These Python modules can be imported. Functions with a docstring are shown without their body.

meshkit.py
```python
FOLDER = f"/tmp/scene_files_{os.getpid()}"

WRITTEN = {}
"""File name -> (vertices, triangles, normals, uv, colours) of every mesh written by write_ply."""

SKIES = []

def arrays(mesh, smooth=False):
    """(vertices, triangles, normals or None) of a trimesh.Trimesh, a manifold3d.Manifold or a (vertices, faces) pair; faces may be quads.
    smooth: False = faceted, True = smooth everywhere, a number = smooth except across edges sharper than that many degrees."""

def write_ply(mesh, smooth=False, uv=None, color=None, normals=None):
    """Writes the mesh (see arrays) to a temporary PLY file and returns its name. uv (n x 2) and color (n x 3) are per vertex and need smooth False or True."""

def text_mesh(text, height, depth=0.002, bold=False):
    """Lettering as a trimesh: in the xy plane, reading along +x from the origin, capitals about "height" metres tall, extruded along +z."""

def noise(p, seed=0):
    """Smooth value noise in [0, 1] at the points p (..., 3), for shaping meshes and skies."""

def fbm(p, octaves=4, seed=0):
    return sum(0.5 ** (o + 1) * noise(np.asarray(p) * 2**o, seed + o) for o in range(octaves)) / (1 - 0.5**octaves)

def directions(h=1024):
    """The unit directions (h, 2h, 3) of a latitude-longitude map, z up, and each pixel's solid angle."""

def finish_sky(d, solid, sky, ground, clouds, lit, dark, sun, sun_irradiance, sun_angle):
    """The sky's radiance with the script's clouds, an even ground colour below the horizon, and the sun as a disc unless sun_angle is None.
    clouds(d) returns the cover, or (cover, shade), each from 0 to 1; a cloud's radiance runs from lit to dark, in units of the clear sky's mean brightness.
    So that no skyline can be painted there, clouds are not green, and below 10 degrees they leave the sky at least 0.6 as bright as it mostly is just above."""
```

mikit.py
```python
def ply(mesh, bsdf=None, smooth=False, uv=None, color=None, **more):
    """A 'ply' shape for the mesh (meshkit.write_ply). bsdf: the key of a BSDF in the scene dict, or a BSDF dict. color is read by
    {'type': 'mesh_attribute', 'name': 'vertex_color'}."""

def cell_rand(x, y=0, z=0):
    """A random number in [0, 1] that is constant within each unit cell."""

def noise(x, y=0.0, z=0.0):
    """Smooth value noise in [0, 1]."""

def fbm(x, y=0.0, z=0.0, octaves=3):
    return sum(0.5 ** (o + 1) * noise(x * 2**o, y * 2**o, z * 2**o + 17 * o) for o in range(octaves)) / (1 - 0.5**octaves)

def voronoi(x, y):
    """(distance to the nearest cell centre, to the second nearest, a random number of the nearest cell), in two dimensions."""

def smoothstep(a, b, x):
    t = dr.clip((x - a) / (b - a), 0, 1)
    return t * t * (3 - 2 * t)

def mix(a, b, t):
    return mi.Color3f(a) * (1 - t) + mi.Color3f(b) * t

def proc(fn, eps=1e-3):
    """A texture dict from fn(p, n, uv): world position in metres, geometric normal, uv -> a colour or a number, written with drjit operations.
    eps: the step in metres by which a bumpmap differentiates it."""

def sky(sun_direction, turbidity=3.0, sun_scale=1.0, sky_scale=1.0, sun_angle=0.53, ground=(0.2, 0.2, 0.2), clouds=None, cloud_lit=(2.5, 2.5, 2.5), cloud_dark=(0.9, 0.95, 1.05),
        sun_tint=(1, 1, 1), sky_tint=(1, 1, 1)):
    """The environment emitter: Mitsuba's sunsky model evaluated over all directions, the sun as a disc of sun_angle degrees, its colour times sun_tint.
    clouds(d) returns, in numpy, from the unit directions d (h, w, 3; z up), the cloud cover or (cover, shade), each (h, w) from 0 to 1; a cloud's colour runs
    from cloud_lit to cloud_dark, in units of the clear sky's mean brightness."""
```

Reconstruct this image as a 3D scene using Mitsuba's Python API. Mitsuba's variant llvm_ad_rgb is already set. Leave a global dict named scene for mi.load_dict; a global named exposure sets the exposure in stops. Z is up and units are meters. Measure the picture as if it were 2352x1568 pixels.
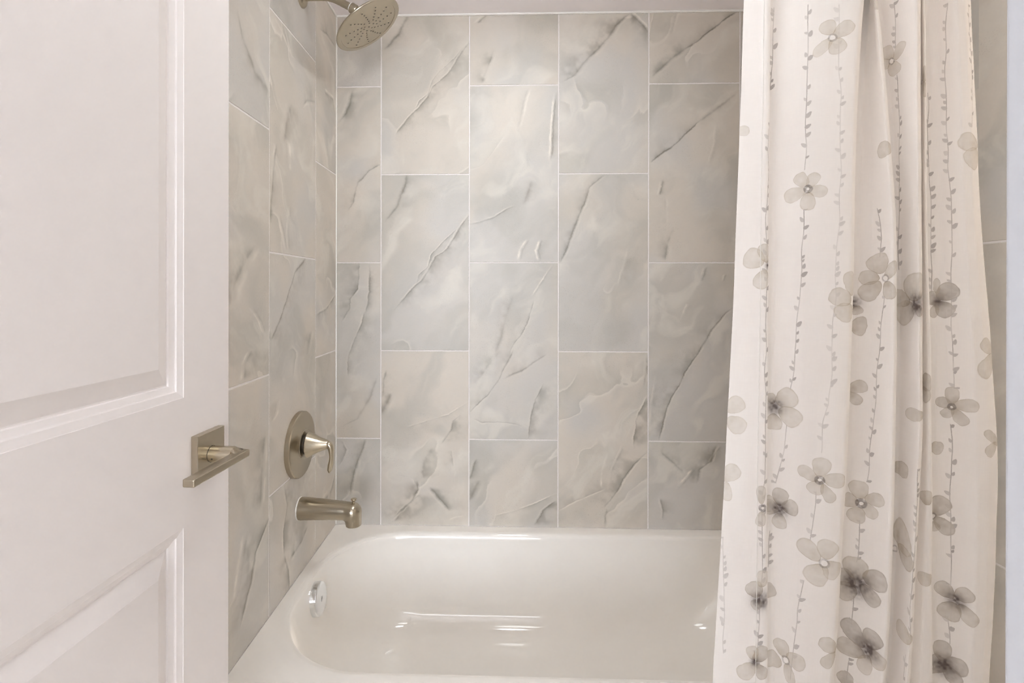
import math, random
import numpy as np, trimesh, manifold3d as m3, mitsuba as mi, drjit as dr
import mikit, meshkit
from mikit import fbm, noise, smoothstep, mix, cell_rand

T = mi.ScalarTransform4f
scene, labels = {"type": "scene"}, {}
random.seed(7)
RNG = np.random.default_rng(7)

# ------------------------------------------------------------------ camera, light, exposure
EYE = 1.2426
CAM_F = np.array([-0.029894, 0.999553, -0.001050])
CAM_U = np.array([-0.001700, 0.001000, 0.999998])
scene["camera"] = {"type": "perspective", "fov": 2 * math.degrees(math.atan(1176 / 1153.07)), "fov_axis": "x", "near_clip": 0.02, "far_clip": 50.0,
                   "principal_point_offset_x": (1176 - 1122.73) / 2352, "principal_point_offset_y": (784 - 664.93) / 1568,
                   "to_world": T().look_at(origin=[0, 0, EYE], target=[float(CAM_F[0]), float(CAM_F[1]), EYE + float(CAM_F[2])], up=CAM_U.tolist())}
exposure = 0.97
WINDOW_LIGHT = [4.3, 4.65, 5.1]
LAMP_LIGHT = [4.0, 4.2, 4.3]
VANITY_LIGHT = [3.0, 2.75, 2.4]
SHOWER_LIGHT = [16.0, 16.6, 17.0]

# ------------------------------------------------------------------ layout (metres; X right, Y away from the camera, Z up)
D = 1.737            # shower back wall
XL = -0.5862         # left wall
XR = XL + 1.524      # right wall of the tub alcove
ZC = 2.1945          # ceiling
ZD = 0.42            # tub deck
TUB_FRONT = 0.977
TW, TH = 0.3078, 0.6126      # tile module
U0 = -0.4278         # first vertical joint on the back wall
K1 = 0.1897          # first joint on the left wall, from the corner
ZJ = 1.9468          # first horizontal joint of the odd columns
GAP = 0.0040
ROOM_R, DOOR_Y0, DOOR_Y1, JAMB_X, HALL_Y = 1.95, 0.105, 0.230, 0.2215, -2.4
HINGE_X = -0.522

# ------------------------------------------------------------------ helpers
def box(x0, x1, y0, y1, z0, z1):
    m = trimesh.creation.box((x1 - x0, y1 - y0, z1 - z0))
    m.apply_translation(((x0 + x1) / 2, (y0 + y1) / 2, (z0 + z1) / 2))
    return m

def rbox(x0, x1, y0, y1, z0, z1, r, seg=16):
    s = m3.Manifold.sphere(r, seg)
    ps = [s.translate([x, y, z]) for x in (x0 + r, x1 - r) for y in (y0 + r, y1 - r) for z in (z0 + r, z1 - r)]
    return to_tm(m3.Manifold.batch_hull(ps))

def cbox(x0, x1, y0, y1, z0, z1, c):
    """box with chamfered edges"""
    pts = []
    for x, sx in ((x0, 1), (x1, -1)):
        for y, sy in ((y0, 1), (y1, -1)):
            for z, sz in ((z0, 1), (z1, -1)):
                pts += [(x + sx * c, y + sy * c, z), (x + sx * c, y, z + sz * c), (x, y + sy * c, z + sz * c)]
    return to_tm(m3.Manifold.hull_points(np.array(pts)))

def to_tm(man):
    m = man.to_mesh()
    return trimesh.Trimesh(np.array(m.vert_properties)[:, :3], np.array(m.tri_verts), process=False)

def frame(axis, up=(0, 0, 1)):
    """4x4 whose z column is axis"""
    a = np.asarray(axis, float); a = a / np.linalg.norm(a)
    u = np.asarray(up, float)
    if abs(a @ u) > 0.95: u = np.array([0, 1.0, 0])
    x = np.cross(u, a); x /= np.linalg.norm(x)
    M = np.eye(4); M[:3, 0], M[:3, 1], M[:3, 2] = x, np.cross(a, x), a
    return M

def lathe(profile, origin, axis, n=64):
    """profile [(r, h)...] turned round axis from origin"""
    m = trimesh.creation.revolve(np.array(profile, float), sections=n)
    M = frame(axis); M[:3, 3] = origin
    m.apply_transform(M)
    return m

def tube(path, radius, n=24, caps=True):
    """tube with parallel-transported rings; radius a number or a list; (ra, rb) pairs for ellipses"""
    P = np.asarray(path, float); N = len(P)
    t = np.gradient(P, axis=0); t /= np.linalg.norm(t, axis=1, keepdims=True)
    u = np.array([0, 1.0, 0]) if abs(t[0][1]) < 0.9 else np.array([1.0, 0, 0])
    rad = [radius] * N if np.isscalar(radius) else radius
    V = []
    for i in range(N):
        u = u - (u @ t[i]) * t[i]; u /= np.linalg.norm(u); w = np.cross(t[i], u)
        ra, rb = (rad[i], rad[i]) if np.isscalar(rad[i]) else rad[i]
        a = np.linspace(0, 2 * np.pi, n, endpoint=False)
        V.append(P[i] + np.outer(np.cos(a) * ra, u) + np.outer(np.sin(a) * rb, w))
    V = np.vstack(V); F = []
    for i in range(N - 1):
        for k in range(n):
            a, b = i * n + k, i * n + (k + 1) % n
            F += [[a, b, b + n], [a, b + n, a + n]]
    if caps:
        V = np.vstack([V, P[:1], P[-1:]]); c0, c1 = len(V) - 2, len(V) - 1
        for k in range(n):
            F += [[c0, (k + 1) % n, k], [c1, (N - 1) * n + k, (N - 1) * n + (k + 1) % n]]
    m = trimesh.Trimesh(V, F, process=False)
    if m.volume < 0: m.invert()
    return m

def smooth_path(pts, n=40):
    from scipy.interpolate import CubicSpline
    p = np.asarray(pts, float); s = np.r_[0, np.cumsum(np.linalg.norm(np.diff(p, axis=0), axis=1))]
    return CubicSpline(s, p, axis=0)(np.linspace(0, s[-1], n))

def cat(*ms): return trimesh.util.concatenate(list(ms))

def add(key, mesh, bsdf, smooth=35, **kw):
    scene[key] = mikit.ply(mesh, bsdf, smooth, **kw)
    return key

def num(key, i): return key if i == 0 else f"{key}_{i:03d}"

def tag(key, label=None, category=None, group=None, kind=None):
    labels[key] = {k: v for k, v in (("label", label), ("category", category), ("group", group), ("kind", kind)) if v}

def lin(r, g, b):
    f = lambda c: ((c / 255 + 0.055) / 1.055) ** 2.4 if c > 10 else c / 255 / 12.92
    return [f(r), f(g), f(b)]

def rgb(*c): return {"type": "rgb", "value": list(c[0]) if len(c) == 1 else list(c)}

# ------------------------------------------------------------------ materials
def paint(col, rough): return {"type": "twosided", "b": {"type": "principled", "base_color": rgb(col), "roughness": rough, "specular": 0.4}}
scene["wall_paint"] = paint(lin(238, 236, 233), 0.75)
scene["ceiling_paint"] = paint(lin(236, 231, 232), 0.9)
scene["trim_paint"] = paint(lin(205, 207, 213), 0.45)
scene["door_paint"] = {"type": "twosided", "b": {"type": "bumpmap", "t": mikit.proc(lambda p, n, uv: noise(p.x * 900, p.y * 900, p.z * 160), eps=4e-4), "scale": 0.00004,
                       "b": {"type": "principled", "base_color": rgb(lin(217, 211, 209)), "roughness": 0.42, "specular": 0.45}}}
scene["grout"] = paint(lin(226, 221, 219), 0.8)
scene["enamel"] = {"type": "twosided", "b": {"type": "principled", "base_color": rgb(lin(245, 241, 235)), "roughness": 0.06, "specular": 0.5, "clearcoat": 0.4, "clearcoat_gloss": 0.98}}
def brushed(p, n, uv): return 0.19 + 0.09 * noise(p.x * 60, p.y * 60, p.z * 1400)
scene["brushed_nickel"] = {"type": "twosided", "b": {"type": "principled", "base_color": rgb(0.47, 0.415, 0.325), "metallic": 1.0, "roughness": mikit.proc(brushed)}}
scene["nickel_bright"] = {"type": "twosided", "b": {"type": "principled", "base_color": rgb(0.56, 0.495, 0.385), "metallic": 1.0, "roughness": 0.2}}
scene["chrome"] = {"type": "twosided", "b": {"type": "principled", "base_color": rgb(0.86, 0.87, 0.88), "metallic": 1.0, "roughness": 0.05}}
scene["white_plastic"] = paint(lin(240, 238, 234), 0.35)
scene["dark_rubber"] = paint(lin(70, 66, 60), 0.5)
scene["dark_gap"] = paint(lin(60, 54, 46), 0.6)
scene["floor_vinyl"] = paint(lin(190, 182, 172), 0.5)

# onyx tile print: each vein belongs to one tile: (tile, axis, knots, dark, w, soft, ws, side, light); coordinates are metres on the wall
VEINS_BACK = [
    (0, 1, [(1.7809, -0.3753), (1.8292, -0.3386), (1.8734, -0.2939), (1.9096, -0.2654), (1.9458, -0.2452), (1.9658, -0.2208), (1.9978, -0.1884), (2.0359, -0.1641), (2.104, -0.1197)], 0.35, 0.0022, 0.3, 0.022, 1, 0.55),
    (0, 1, [(1.8695, -0.304), (1.8977, -0.2919), (1.9217, -0.2634), (1.9661, -0.2493), (2.0022, -0.2168), (2.0461, -0.1682), (2.0861, -0.1359)], 0.25, 0.0016, 0.22, 0.016, 1, 0.5),
    (0, 1, [(2.0775, -0.4125), (2.1256, -0.3696), (2.1598, -0.3513), (2.194, -0.3351)], 0.55, 0.006, 0.35, 0.016, 1, 0),
    (16, 1, [(1.9542, -0.075), (1.9843, -0.0669), (2.0365, -0.0468), (2.0727, -0.0348)], 0.1, 0.005, 0.45, 0.017, -1, 0.15),
    (16, 1, [(2.1622, -0.0895), (2.1741, -0.0794), (2.198, -0.0552)], 0.35, 0.004, 0.2, 0.01, 1, 0.4),
    (17, 1, [(1.8019, 0.0462), (1.8541, 0.0622), (1.8862, 0.0662), (1.9344, 0.0822)], 0.05, 0.004, 0.1, 0.02, -1, 0.45),
    (17, 1, [(1.6884, 0.1629), (1.7768, 0.1688), (1.8571, 0.1726), (1.9173, 0.1785)], 0.35, 0.0035, 0.25, 0.014, 1, 0.9),
    (-15, 1, [(1.8231, -0.5761), (1.8554, -0.5514), (1.8919, -0.5392), (1.9366, -0.5269)], 0.45, 0.005, 0.4, 0.022, 1, 0.3),
    (-15, 0, [(-0.506, 1.6151), (-0.4691, 1.6515), (-0.4323, 1.6757)], 0.4, 0.0025, 0.15, 0.016, 1, 0),
    (-15, 1, [(1.5163, -0.5428), (1.5488, -0.5243), (1.5814, -0.5203), (1.6138, -0.5101), (1.6422, -0.4814)], 0.35, 0.003, 0.28, 0.018, -1, 0),
    (32, 1, [(1.9573, 0.2011), (1.9769, 0.241), (2.0207, 0.2729), (2.0682, 0.3207), (2.1157, 0.3644), (2.1515, 0.3842), (2.1868, 0.4278)], 0.55, 0.0045, 0.5, 0.032, -1, 0.3),
    (32, 0, [(0.4318, 2.1868), (0.4636, 2.1583), (0.4954, 2.1239)], 0.35, 0.004, 0.55, 0.018, -1, 0.8),
    (48, 0, [(0.622, 2.0684), (0.6653, 2.0957), (0.7006, 2.1231), (0.7399, 2.1544), (0.7947, 2.1914)], 1.0, 0.0026, 0.35, 0.014, 1, 0.1),
    (48, 0, [(0.5036, 1.97), (0.5431, 2.0055), (0.5826, 2.041), (0.622, 2.0684)], 0.25, 0.005, 0.4, 0.022, 1, 0.15),
    (49, 0, [(0.6658, 1.8168), (0.7091, 1.8483), (0.7405, 1.8719), (0.7914, 1.9112)], 0.25, 0.006, 0.2, 0.016, -1, 0.15),
    (49, 0, [(0.505, 1.6803), (0.5358, 1.7061), (0.5753, 1.7298), (0.6147, 1.7654), (0.6658, 1.8168)], 1.0, 0.0024, 0.35, 0.014, 1, 0.1),
    (48, 1, [(2.1169, 0.5745), (2.1527, 0.5784), (2.1924, 0.5902)], 0.0, 0.003, 0.25, 0.024, -1, 0.35),
    (49, 1, [(1.6414, 0.6938), (1.7368, 0.7211), (1.8084, 0.7249)], 0.0, 0.003, 0.1, 0.024, 1, 0.3),
    (1, 1, [(1.1708, -0.3784), (1.2155, -0.3418), (1.2562, -0.3051), (1.2724, -0.2848), (1.317, -0.2564), (1.3534, -0.2361), (1.3818, -0.1955), (1.4303, -0.1672), (1.4585, -0.151), (1.5029, -0.1187)], 0.45, 0.0024, 0.34, 0.022, 1, 0.5),
    (1, 1, [(1.2602, -0.3031), (1.2927, -0.293), (1.321, -0.2625), (1.3615, -0.2524), (1.398, -0.2199), (1.4505, -0.1632)], 0.3, 0.0018, 0.28, 0.014, 1, 0.45),
    (1, 1, [(1.4794, -0.4116), (1.5239, -0.3749), (1.5604, -0.3627), (1.5969, -0.3464), (1.6374, -0.3383)], 0.75, 0.005, 0.35, 0.016, 1, 0),
    (17, 0, [(-0.1187, 1.4658), (-0.0823, 1.4738), (-0.0338, 1.4906), (0.0065, 1.5147), (0.0306, 1.5267)], 0.4, 0.0022, 0.1, 0.014, -1, 0.45),
    (17, 1, [(1.5346, 0.0668), (1.5789, 0.0828), (1.615, 0.0948)], 0.2, 0.008, 0.28, 0.018, 1, 0),
    (17, 1, [(1.3413, 0.0571), (1.3816, 0.0671), (1.4138, 0.0871)], 0.15, 0.004, 0.1, 0.01, 1, 1.2),
    (17, 1, [(1.3413, 0.1274), (1.3775, 0.1193), (1.4137, 0.1313)], 0.2, 0.004, 0.25, 0.014, 1, 1.1),
    (17, 1, [(1.3494, -0.1164), (1.3655, -0.1064)], 0.1, 0.004, 0.0, 0.01, 1, 0.9),
    (-14, 1, [(1.1254, -0.5669), (1.1744, -0.5382), (1.207, -0.5362), (1.2437, -0.5095), (1.2925, -0.5043), (1.3332, -0.5035)], 0.45, 0.0024, 0.5, 0.02, -1, 0.35),
    (-14, 1, [(1.1624, -0.4807), (1.2356, -0.4685), (1.3291, -0.4687)], 0.35, 0.0024, 0.45, 0.01, 1, 0.2),
    (-14, 1, [(1.0074, -0.5421), (1.0605, -0.5216), (1.1176, -0.4971), (1.1583, -0.4828)], 0.35, 0.0022, 0.25, 0.03, 1, 0.5),
    (-14, 1, [(0.9369, -0.542), (0.9858, -0.5441), (1.0306, -0.538)], 0.25, 0.0024, 0.18, 0.024, 1, 0.2),
    (18, 1, [(1.2205, 0.1035), (1.2769, 0.1396), (1.3252, 0.1716)], 0.15, 0.0024, 0.0, 0.014, 1, 0.7),
    (18, 1, [(1.0227, 0.0194), (1.0631, 0.0395), (1.0915, 0.0636), (1.1439, 0.0876), (1.2004, 0.1016)], 0.38, 0.002, 0.12, 0.016, -1, 0.25),
    (18, 1, [(1.0103, -0.033), (1.075, -0.0089), (1.1558, 0.0111), (1.2203, 0.0311)], 0.05, 0.008, 0.26, 0.022, -1, 0),
    (18, 1, [(0.9157, -0.1016), (0.9441, -0.0773), (1.0009, -0.037), (1.0293, -0.0129)], 0.05, 0.008, 0.3, 0.02, -1, 0),
    (18, 1, [(0.8153, -0.1176), (0.8797, -0.053), (0.9324, -0.0167), (0.9932, 0.0154), (1.0296, 0.0315)], 0.5, 0.0022, 0.26, 0.024, -1, 0.2),
    (18, 0, [(-0.0006, 0.9346), (0.0638, 0.9612), (0.104, 0.9897), (0.1441, 1.0161)], 0.45, 0.003, 0.22, 0.02, 1, 0.1),
    (18, 1, [(0.7276, 0.0843), (0.8043, 0.0962), (0.8608, 0.1082), (0.9134, 0.1362)], 0.45, 0.0022, 0.36, 0.034, 1, 0.2),
    (18, 0, [(-0.1014, 0.7924), (-0.073, 0.7825), (0.0077, 0.7825), (0.048, 0.7776), (0.0641, 0.7669)], 0.35, 0.002, 0.1, 0.012, 1, 0.5),
    (33, 1, [(1.3373, 0.1962), (1.4056, 0.2261), (1.4858, 0.2539), (1.5339, 0.2738), (1.594, 0.2937), (1.6339, 0.3414)], 0.42, 0.0035, 0.36, 0.011, -1, 0.25),
    (33, 1, [(1.2572, 0.3979), (1.3172, 0.4136), (1.3973, 0.4334)], 0.0, 0.003, 0.14, 0.03, 1, 0.35),
    (49, 1, [(1.565, 0.5361), (1.5929, 0.5439), (1.6209, 0.5459)], 0.4, 0.004, 0.25, 0.01, 1, 0.4),
    (49, 1, [(1.3413, 0.5524), (1.3972, 0.5602), (1.4531, 0.5798)], 0.1, 0.005, 0.42, 0.016, -1, 0.1),
    (49, 1, [(1.4651, 0.5541), (1.557, 0.5539)], 0.0, 0.003, 0.15, 0.01, -1, 0.4),
    (50, 1, [(1.0142, 0.6577), (1.0582, 0.6832), (1.1062, 0.7106), (1.1541, 0.7499), (1.1761, 0.7753)], 0.6, 0.003, 0.22, 0.026, -1, 0.4),
    (50, 1, [(1.2695, 0.6749), (1.2974, 0.6866), (1.3213, 0.6944)], 0.35, 0.004, 0.15, 0.012, 1, 0.4),
    (50, 1, [(1.1337, 0.6121), (1.1937, 0.6356)], 0.0, 0.004, 0.05, 0.01, 1, 0.6),
    (50, 1, [(1.2696, 0.7496), (1.2935, 0.7574)], 0.15, 0.003, 0.05, 0.01, 1, 0.5),
    (50, 1, [(0.7284, 0.5338), (0.7684, 0.5417), (0.8365, 0.5573), (0.8726, 0.5731), (0.9168, 0.6007), (0.9609, 0.6203), (1.0009, 0.6478), (1.041, 0.6753)], 0.7, 0.0024, 0.3, 0.036, -1, 0.35),
    (50, 1, [(0.7681, 0.506), (0.8602, 0.5137), (0.9523, 0.5294)], 0.0, 0.004, 0.08, 0.01, 1, 0.35),
    (2, 1, [(0.8646, -0.423), (0.9134, -0.4189), (0.9581, -0.4088)], 0.35, 0.004, 0.35, 0.014, 1, 0.2),
    (2, 1, [(0.8035, -0.427), (0.8444, -0.4066), (0.8811, -0.3903)], 0.25, 0.008, 0.38, 0.018, -1, 0.2),
    (2, 0, [(-0.3329, 0.7598), (-0.2556, 0.7848), (-0.1946, 0.8057), (-0.1278, 0.8435)], 0.15, 0.0018, 0.12, 0.02, -1, 0.7),
    (2, 1, [(0.7083, -0.2148), (0.7572, -0.1783), (0.7856, -0.1743), (0.8061, -0.15)], 0.4, 0.003, 0.5, 0.028, 1, 0.3),
    (2, 1, [(0.5819, -0.2756), (0.6061, -0.2838), (0.6468, -0.2757), (0.6917, -0.2473)], 0.15, 0.008, 0.36, 0.03, 1, 0),
    (2, 1, [(0.6277, -0.174), (0.652, -0.1802), (0.6843, -0.1822)], 0.1, 0.0025, 0.28, 0.014, -1, 0.3),
    (2, 1, [(0.4423, -0.3855), (0.4876, -0.3407), (0.5083, -0.3162), (0.5451, -0.2959), (0.5735, -0.298)], 0.55, 0.003, 0.7, 0.022, -1, 0.45),
    (2, 1, [(0.4343, -0.3773), (0.4753, -0.3488), (0.5289, -0.2918)], 0.3, 0.004, 0.5, 0.03, 1, 0.6),
    (2, 1, [(0.4737, -0.186), (0.5097, -0.2185), (0.5538, -0.2552)], 0.4, 0.005, 0.36, 0.026, 1, 0.2),
    (2, 0, [(-0.1859, 0.4372), (-0.1616, 0.4457), (-0.1373, 0.4501)], 0.0, 0.003, 0.0, 0.008, -1, 0.7),
    (19, 1, [(0.5798, -0.1213), (0.6083, -0.1092), (0.6529, -0.0971)], 0.35, 0.004, 0.3, 0.012, 1, 0.15),
    (19, 1, [(0.507, -0.1211), (0.5437, -0.101), (0.5803, -0.0848)], 0.25, 0.008, 0.36, 0.02, -1, 0.15),
    (19, 0, [(-0.0321, 0.4558), (0.0485, 0.4772), (0.1209, 0.5065), (0.179, 0.5355)], 0.15, 0.0018, 0.12, 0.02, -1, 0.7),
    (19, 1, [(0.4276, 0.1049), (0.4623, 0.129), (0.4785, 0.137), (0.5113, 0.1791)], 0.4, 0.003, 0.55, 0.026, 1, 0.3),
    (-13, 1, [(0.5256, -0.5332), (0.5664, -0.5291), (0.6072, -0.521), (0.6481, -0.5067), (0.689, -0.4882), (0.7216, -0.4821)], 0.5, 0.004, 0.34, 0.016, -1, 0.2),
    (-13, 1, [(0.6269, -0.5744), (0.6434, -0.5621), (0.6802, -0.5498), (0.7126, -0.5663)], 0.2, 0.003, 0.28, 0.014, -1, 0.2),
    (-14, 1, [(0.7574, -0.5725), (0.7906, -0.5089), (0.8315, -0.4843), (0.8724, -0.4598), (0.9417, -0.4394)], 0.18, 0.005, 0.1, 0.02, -1, 0),
    (34, 1, [(0.6994, 0.4486), (0.7435, 0.4497), (0.7916, 0.4544), (0.8237, 0.4662), (0.876, 0.4939)], 0.3, 0.0022, 0.52, 0.04, 1, 0.45),
    (34, 1, [(0.4937, 0.3476), (0.5504, 0.3913), (0.5908, 0.4111), (0.6434, 0.4507), (0.6799, 0.4883)], 0.55, 0.0026, 0.42, 0.03, -1, 0.45),
    (34, 1, [(0.5702, 0.3673), (0.6143, 0.3712), (0.6547, 0.3911), (0.707, 0.4109)], 0.1, 0.003, 0.18, 0.02, 1, 0.35),
    (34, 1, [(0.5619, 0.3454), (0.606, 0.3454), (0.6784, 0.3632)], 0.0, 0.004, 0.05, 0.01, 1, 0.9),
    (34, 0, [(0.1857, 0.4772), (0.2277, 0.504), (0.2876, 0.533), (0.3455, 0.5578)], 0.1, 0.0018, 0.14, 0.026, 1, 0.7),
    (34, 1, [(0.9079, 0.48), (0.96, 0.489), (1.02, 0.4936)], 0.25, 0.004, 0.35, 0.016, 1, 0.2),
    (51, 0, [(0.5379, 0.6844), (0.5775, 0.6489), (0.6131, 0.6174)], 0.45, 0.005, 0.38, 0.018, 1, 0.3),
    (51, 1, [(0.5821, 0.6625), (0.6261, 0.6683), (0.6544, 0.7057), (0.7105, 0.7272)], 0.5, 0.004, 0.62, 0.026, -1, 0.4),
    (51, 1, [(0.6425, 0.7037), (0.6625, 0.7116), (0.7067, 0.7429)], 0.3, 0.003, 0.3, 0.014, 1, 0.2),
    (51, 1, [(0.5573, 0.5974), (0.5977, 0.6329), (0.6259, 0.6526)], 0.15, 0.004, 0.1, 0.014, 1, 1.0),
    (51, 1, [(0.4526, 0.5443), (0.4886, 0.5482), (0.5245, 0.5382)], 0.25, 0.003, 0.28, 0.022, 1, 0.3),
    (34, 1, [(0.4254, 0.3477), (0.4858, 0.3556)], 0.2, 0.003, 0.22, 0.03, 1, 0.1),]
VEINS_LEFT = [
    (1, 0, [(0.3725, 1.8959), (0.428, 1.9283), (0.4852, 1.9491)], 0.0, 0.004, 0.1, 0.014, 1, 0.9),
    (1, 1, [(1.4096, 0.4923), (1.4658, 0.49), (1.5413, 0.478), (1.6144, 0.4595)], 0.35, 0.005, 0.22, 0.018, -1, 0.6),
    (1, 1, [(1.5673, 0.3929), (1.6435, 0.4001)], 0.0, 0.008, 0.08, 0.014, 1, 0.8),
    (1, 1, [(1.3427, 0.3781), (1.3997, 0.3854), (1.4747, 0.3713)], 0.1, 0.006, 0.1, 0.02, -1, 0.55),
    (1, 1, [(1.3446, 0.3922), (1.3846, 0.413), (1.4399, 0.4398)], 0.1, 0.006, 0.1, 0.02, -1, 0.5),
    (2, 0, [(0.2652, 1.3312), (0.3412, 1.2923), (0.3849, 1.2301), (0.4259, 1.1717), (0.4891, 1.1134)], 0.75, 0.0035, 0.3, 0.03, -1, 0.1),
    (1, 0, [(0.1839, 1.8256), (0.2634, 1.7994), (0.288, 1.7804)], 0.3, 0.004, 0.2, 0.03, 1, 0.6),
    (-15, 0, [(0.0054, 1.2192), (0.0929, 1.1762), (0.1815, 1.1588)], 0.3, 0.003, 0.25, 0.024, -1, 0.5),
    (-16, 0, [(0.0089, 2.0835), (0.0963, 2.0853), (0.1563, 2.0689)], 0.3, 0.004, 0.2, 0.02, 1, 0.3),
    (-16, 0, [(0.0033, 1.8386), (0.0308, 1.8901), (0.1161, 1.887)], 0.1, 0.004, 0.2, 0.02, -1, 0.7),
    (16, 0, [(0.5027, 1.7347), (0.5698, 1.7502), (0.6303, 1.8087), (0.6491, 1.848)], 0.25, 0.008, 0.18, 0.03, -1, 0),
    (17, 1, [(1.2042, 0.6835), (1.2469, 0.666), (1.2919, 0.6291), (1.3413, 0.5741)], 0.05, 0.01, 0.3, 0.04, 1, 0.4),
    (17, 1, [(1.1328, 0.5186), (1.1613, 0.5357), (1.2005, 0.579)], 0.1, 0.005, 0.1, 0.02, -1, 0.6),
    (1, 1, [(1.6335, 0.4137), (1.6853, 0.4002), (1.7495, 0.3721)], 0.1, 0.01, 0.3, 0.04, -1, 0.2),
    (17, 1, [(1.0364, 0.6189), (1.0708, 0.6141), (1.098, 0.5891)], 0.1, 0.006, 0.25, 0.03, -1, 0.7),
    (18, 1, [(0.7129, 0.5457), (0.8053, 0.5349), (0.8978, 0.518)], 0.1, 0.008, 0.28, 0.03, 1, 0.5),
    (18, 1, [(0.4904, 0.6369), (0.5608, 0.5879), (0.6171, 0.5671), (0.6729, 0.4928)], 0.55, 0.004, 0.34, 0.04, 1, 0.3),
    (18, 1, [(0.5573, 0.6645), (0.5676, 0.6417), (0.6439, 0.6181), (0.6871, 0.6034)], 0.1, 0.008, 0.2, 0.03, -1, 0.8),
    (3, 1, [(0.5288, 0.4106), (0.5956, 0.4135), (0.6581, 0.393), (0.7194, 0.4111)], 0.3, 0.004, 0.35, 0.04, -1, 0.5),
    (3, 1, [(0.4211, 0.3797), (0.473, 0.3855), (0.5288, 0.4106)], 0.4, 0.004, 0.35, 0.024, 1, 0.2),
    (3, 0, [(0.2507, 0.5305), (0.3001, 0.5088), (0.3684, 0.5003)], 0.4, 0.005, 0.38, 0.04, 1, 0.3),
    (2, 1, [(0.9024, 0.4946), (0.9186, 0.4702), (0.9542, 0.4514)], 0.05, 0.006, 0.18, 0.03, 1, 0.6),
    (-14, 0, [(0.0029, 0.5995), (0.0478, 0.5555), (0.17, 0.5485)], 0.1, 0.006, 0.26, 0.03, -1, 0.4),
    (2, 1, [(1.0443, 0.2609), (1.0755, 0.244), (1.1142, 0.2267)], 0.05, 0.008, 0.28, 0.03, 1, 0.3),
    (2, 1, [(1.1142, 0.4939), (1.1369, 0.4987)], 0.4, 0.004, 0.2, 0.01, -1, 0.0),]

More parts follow.
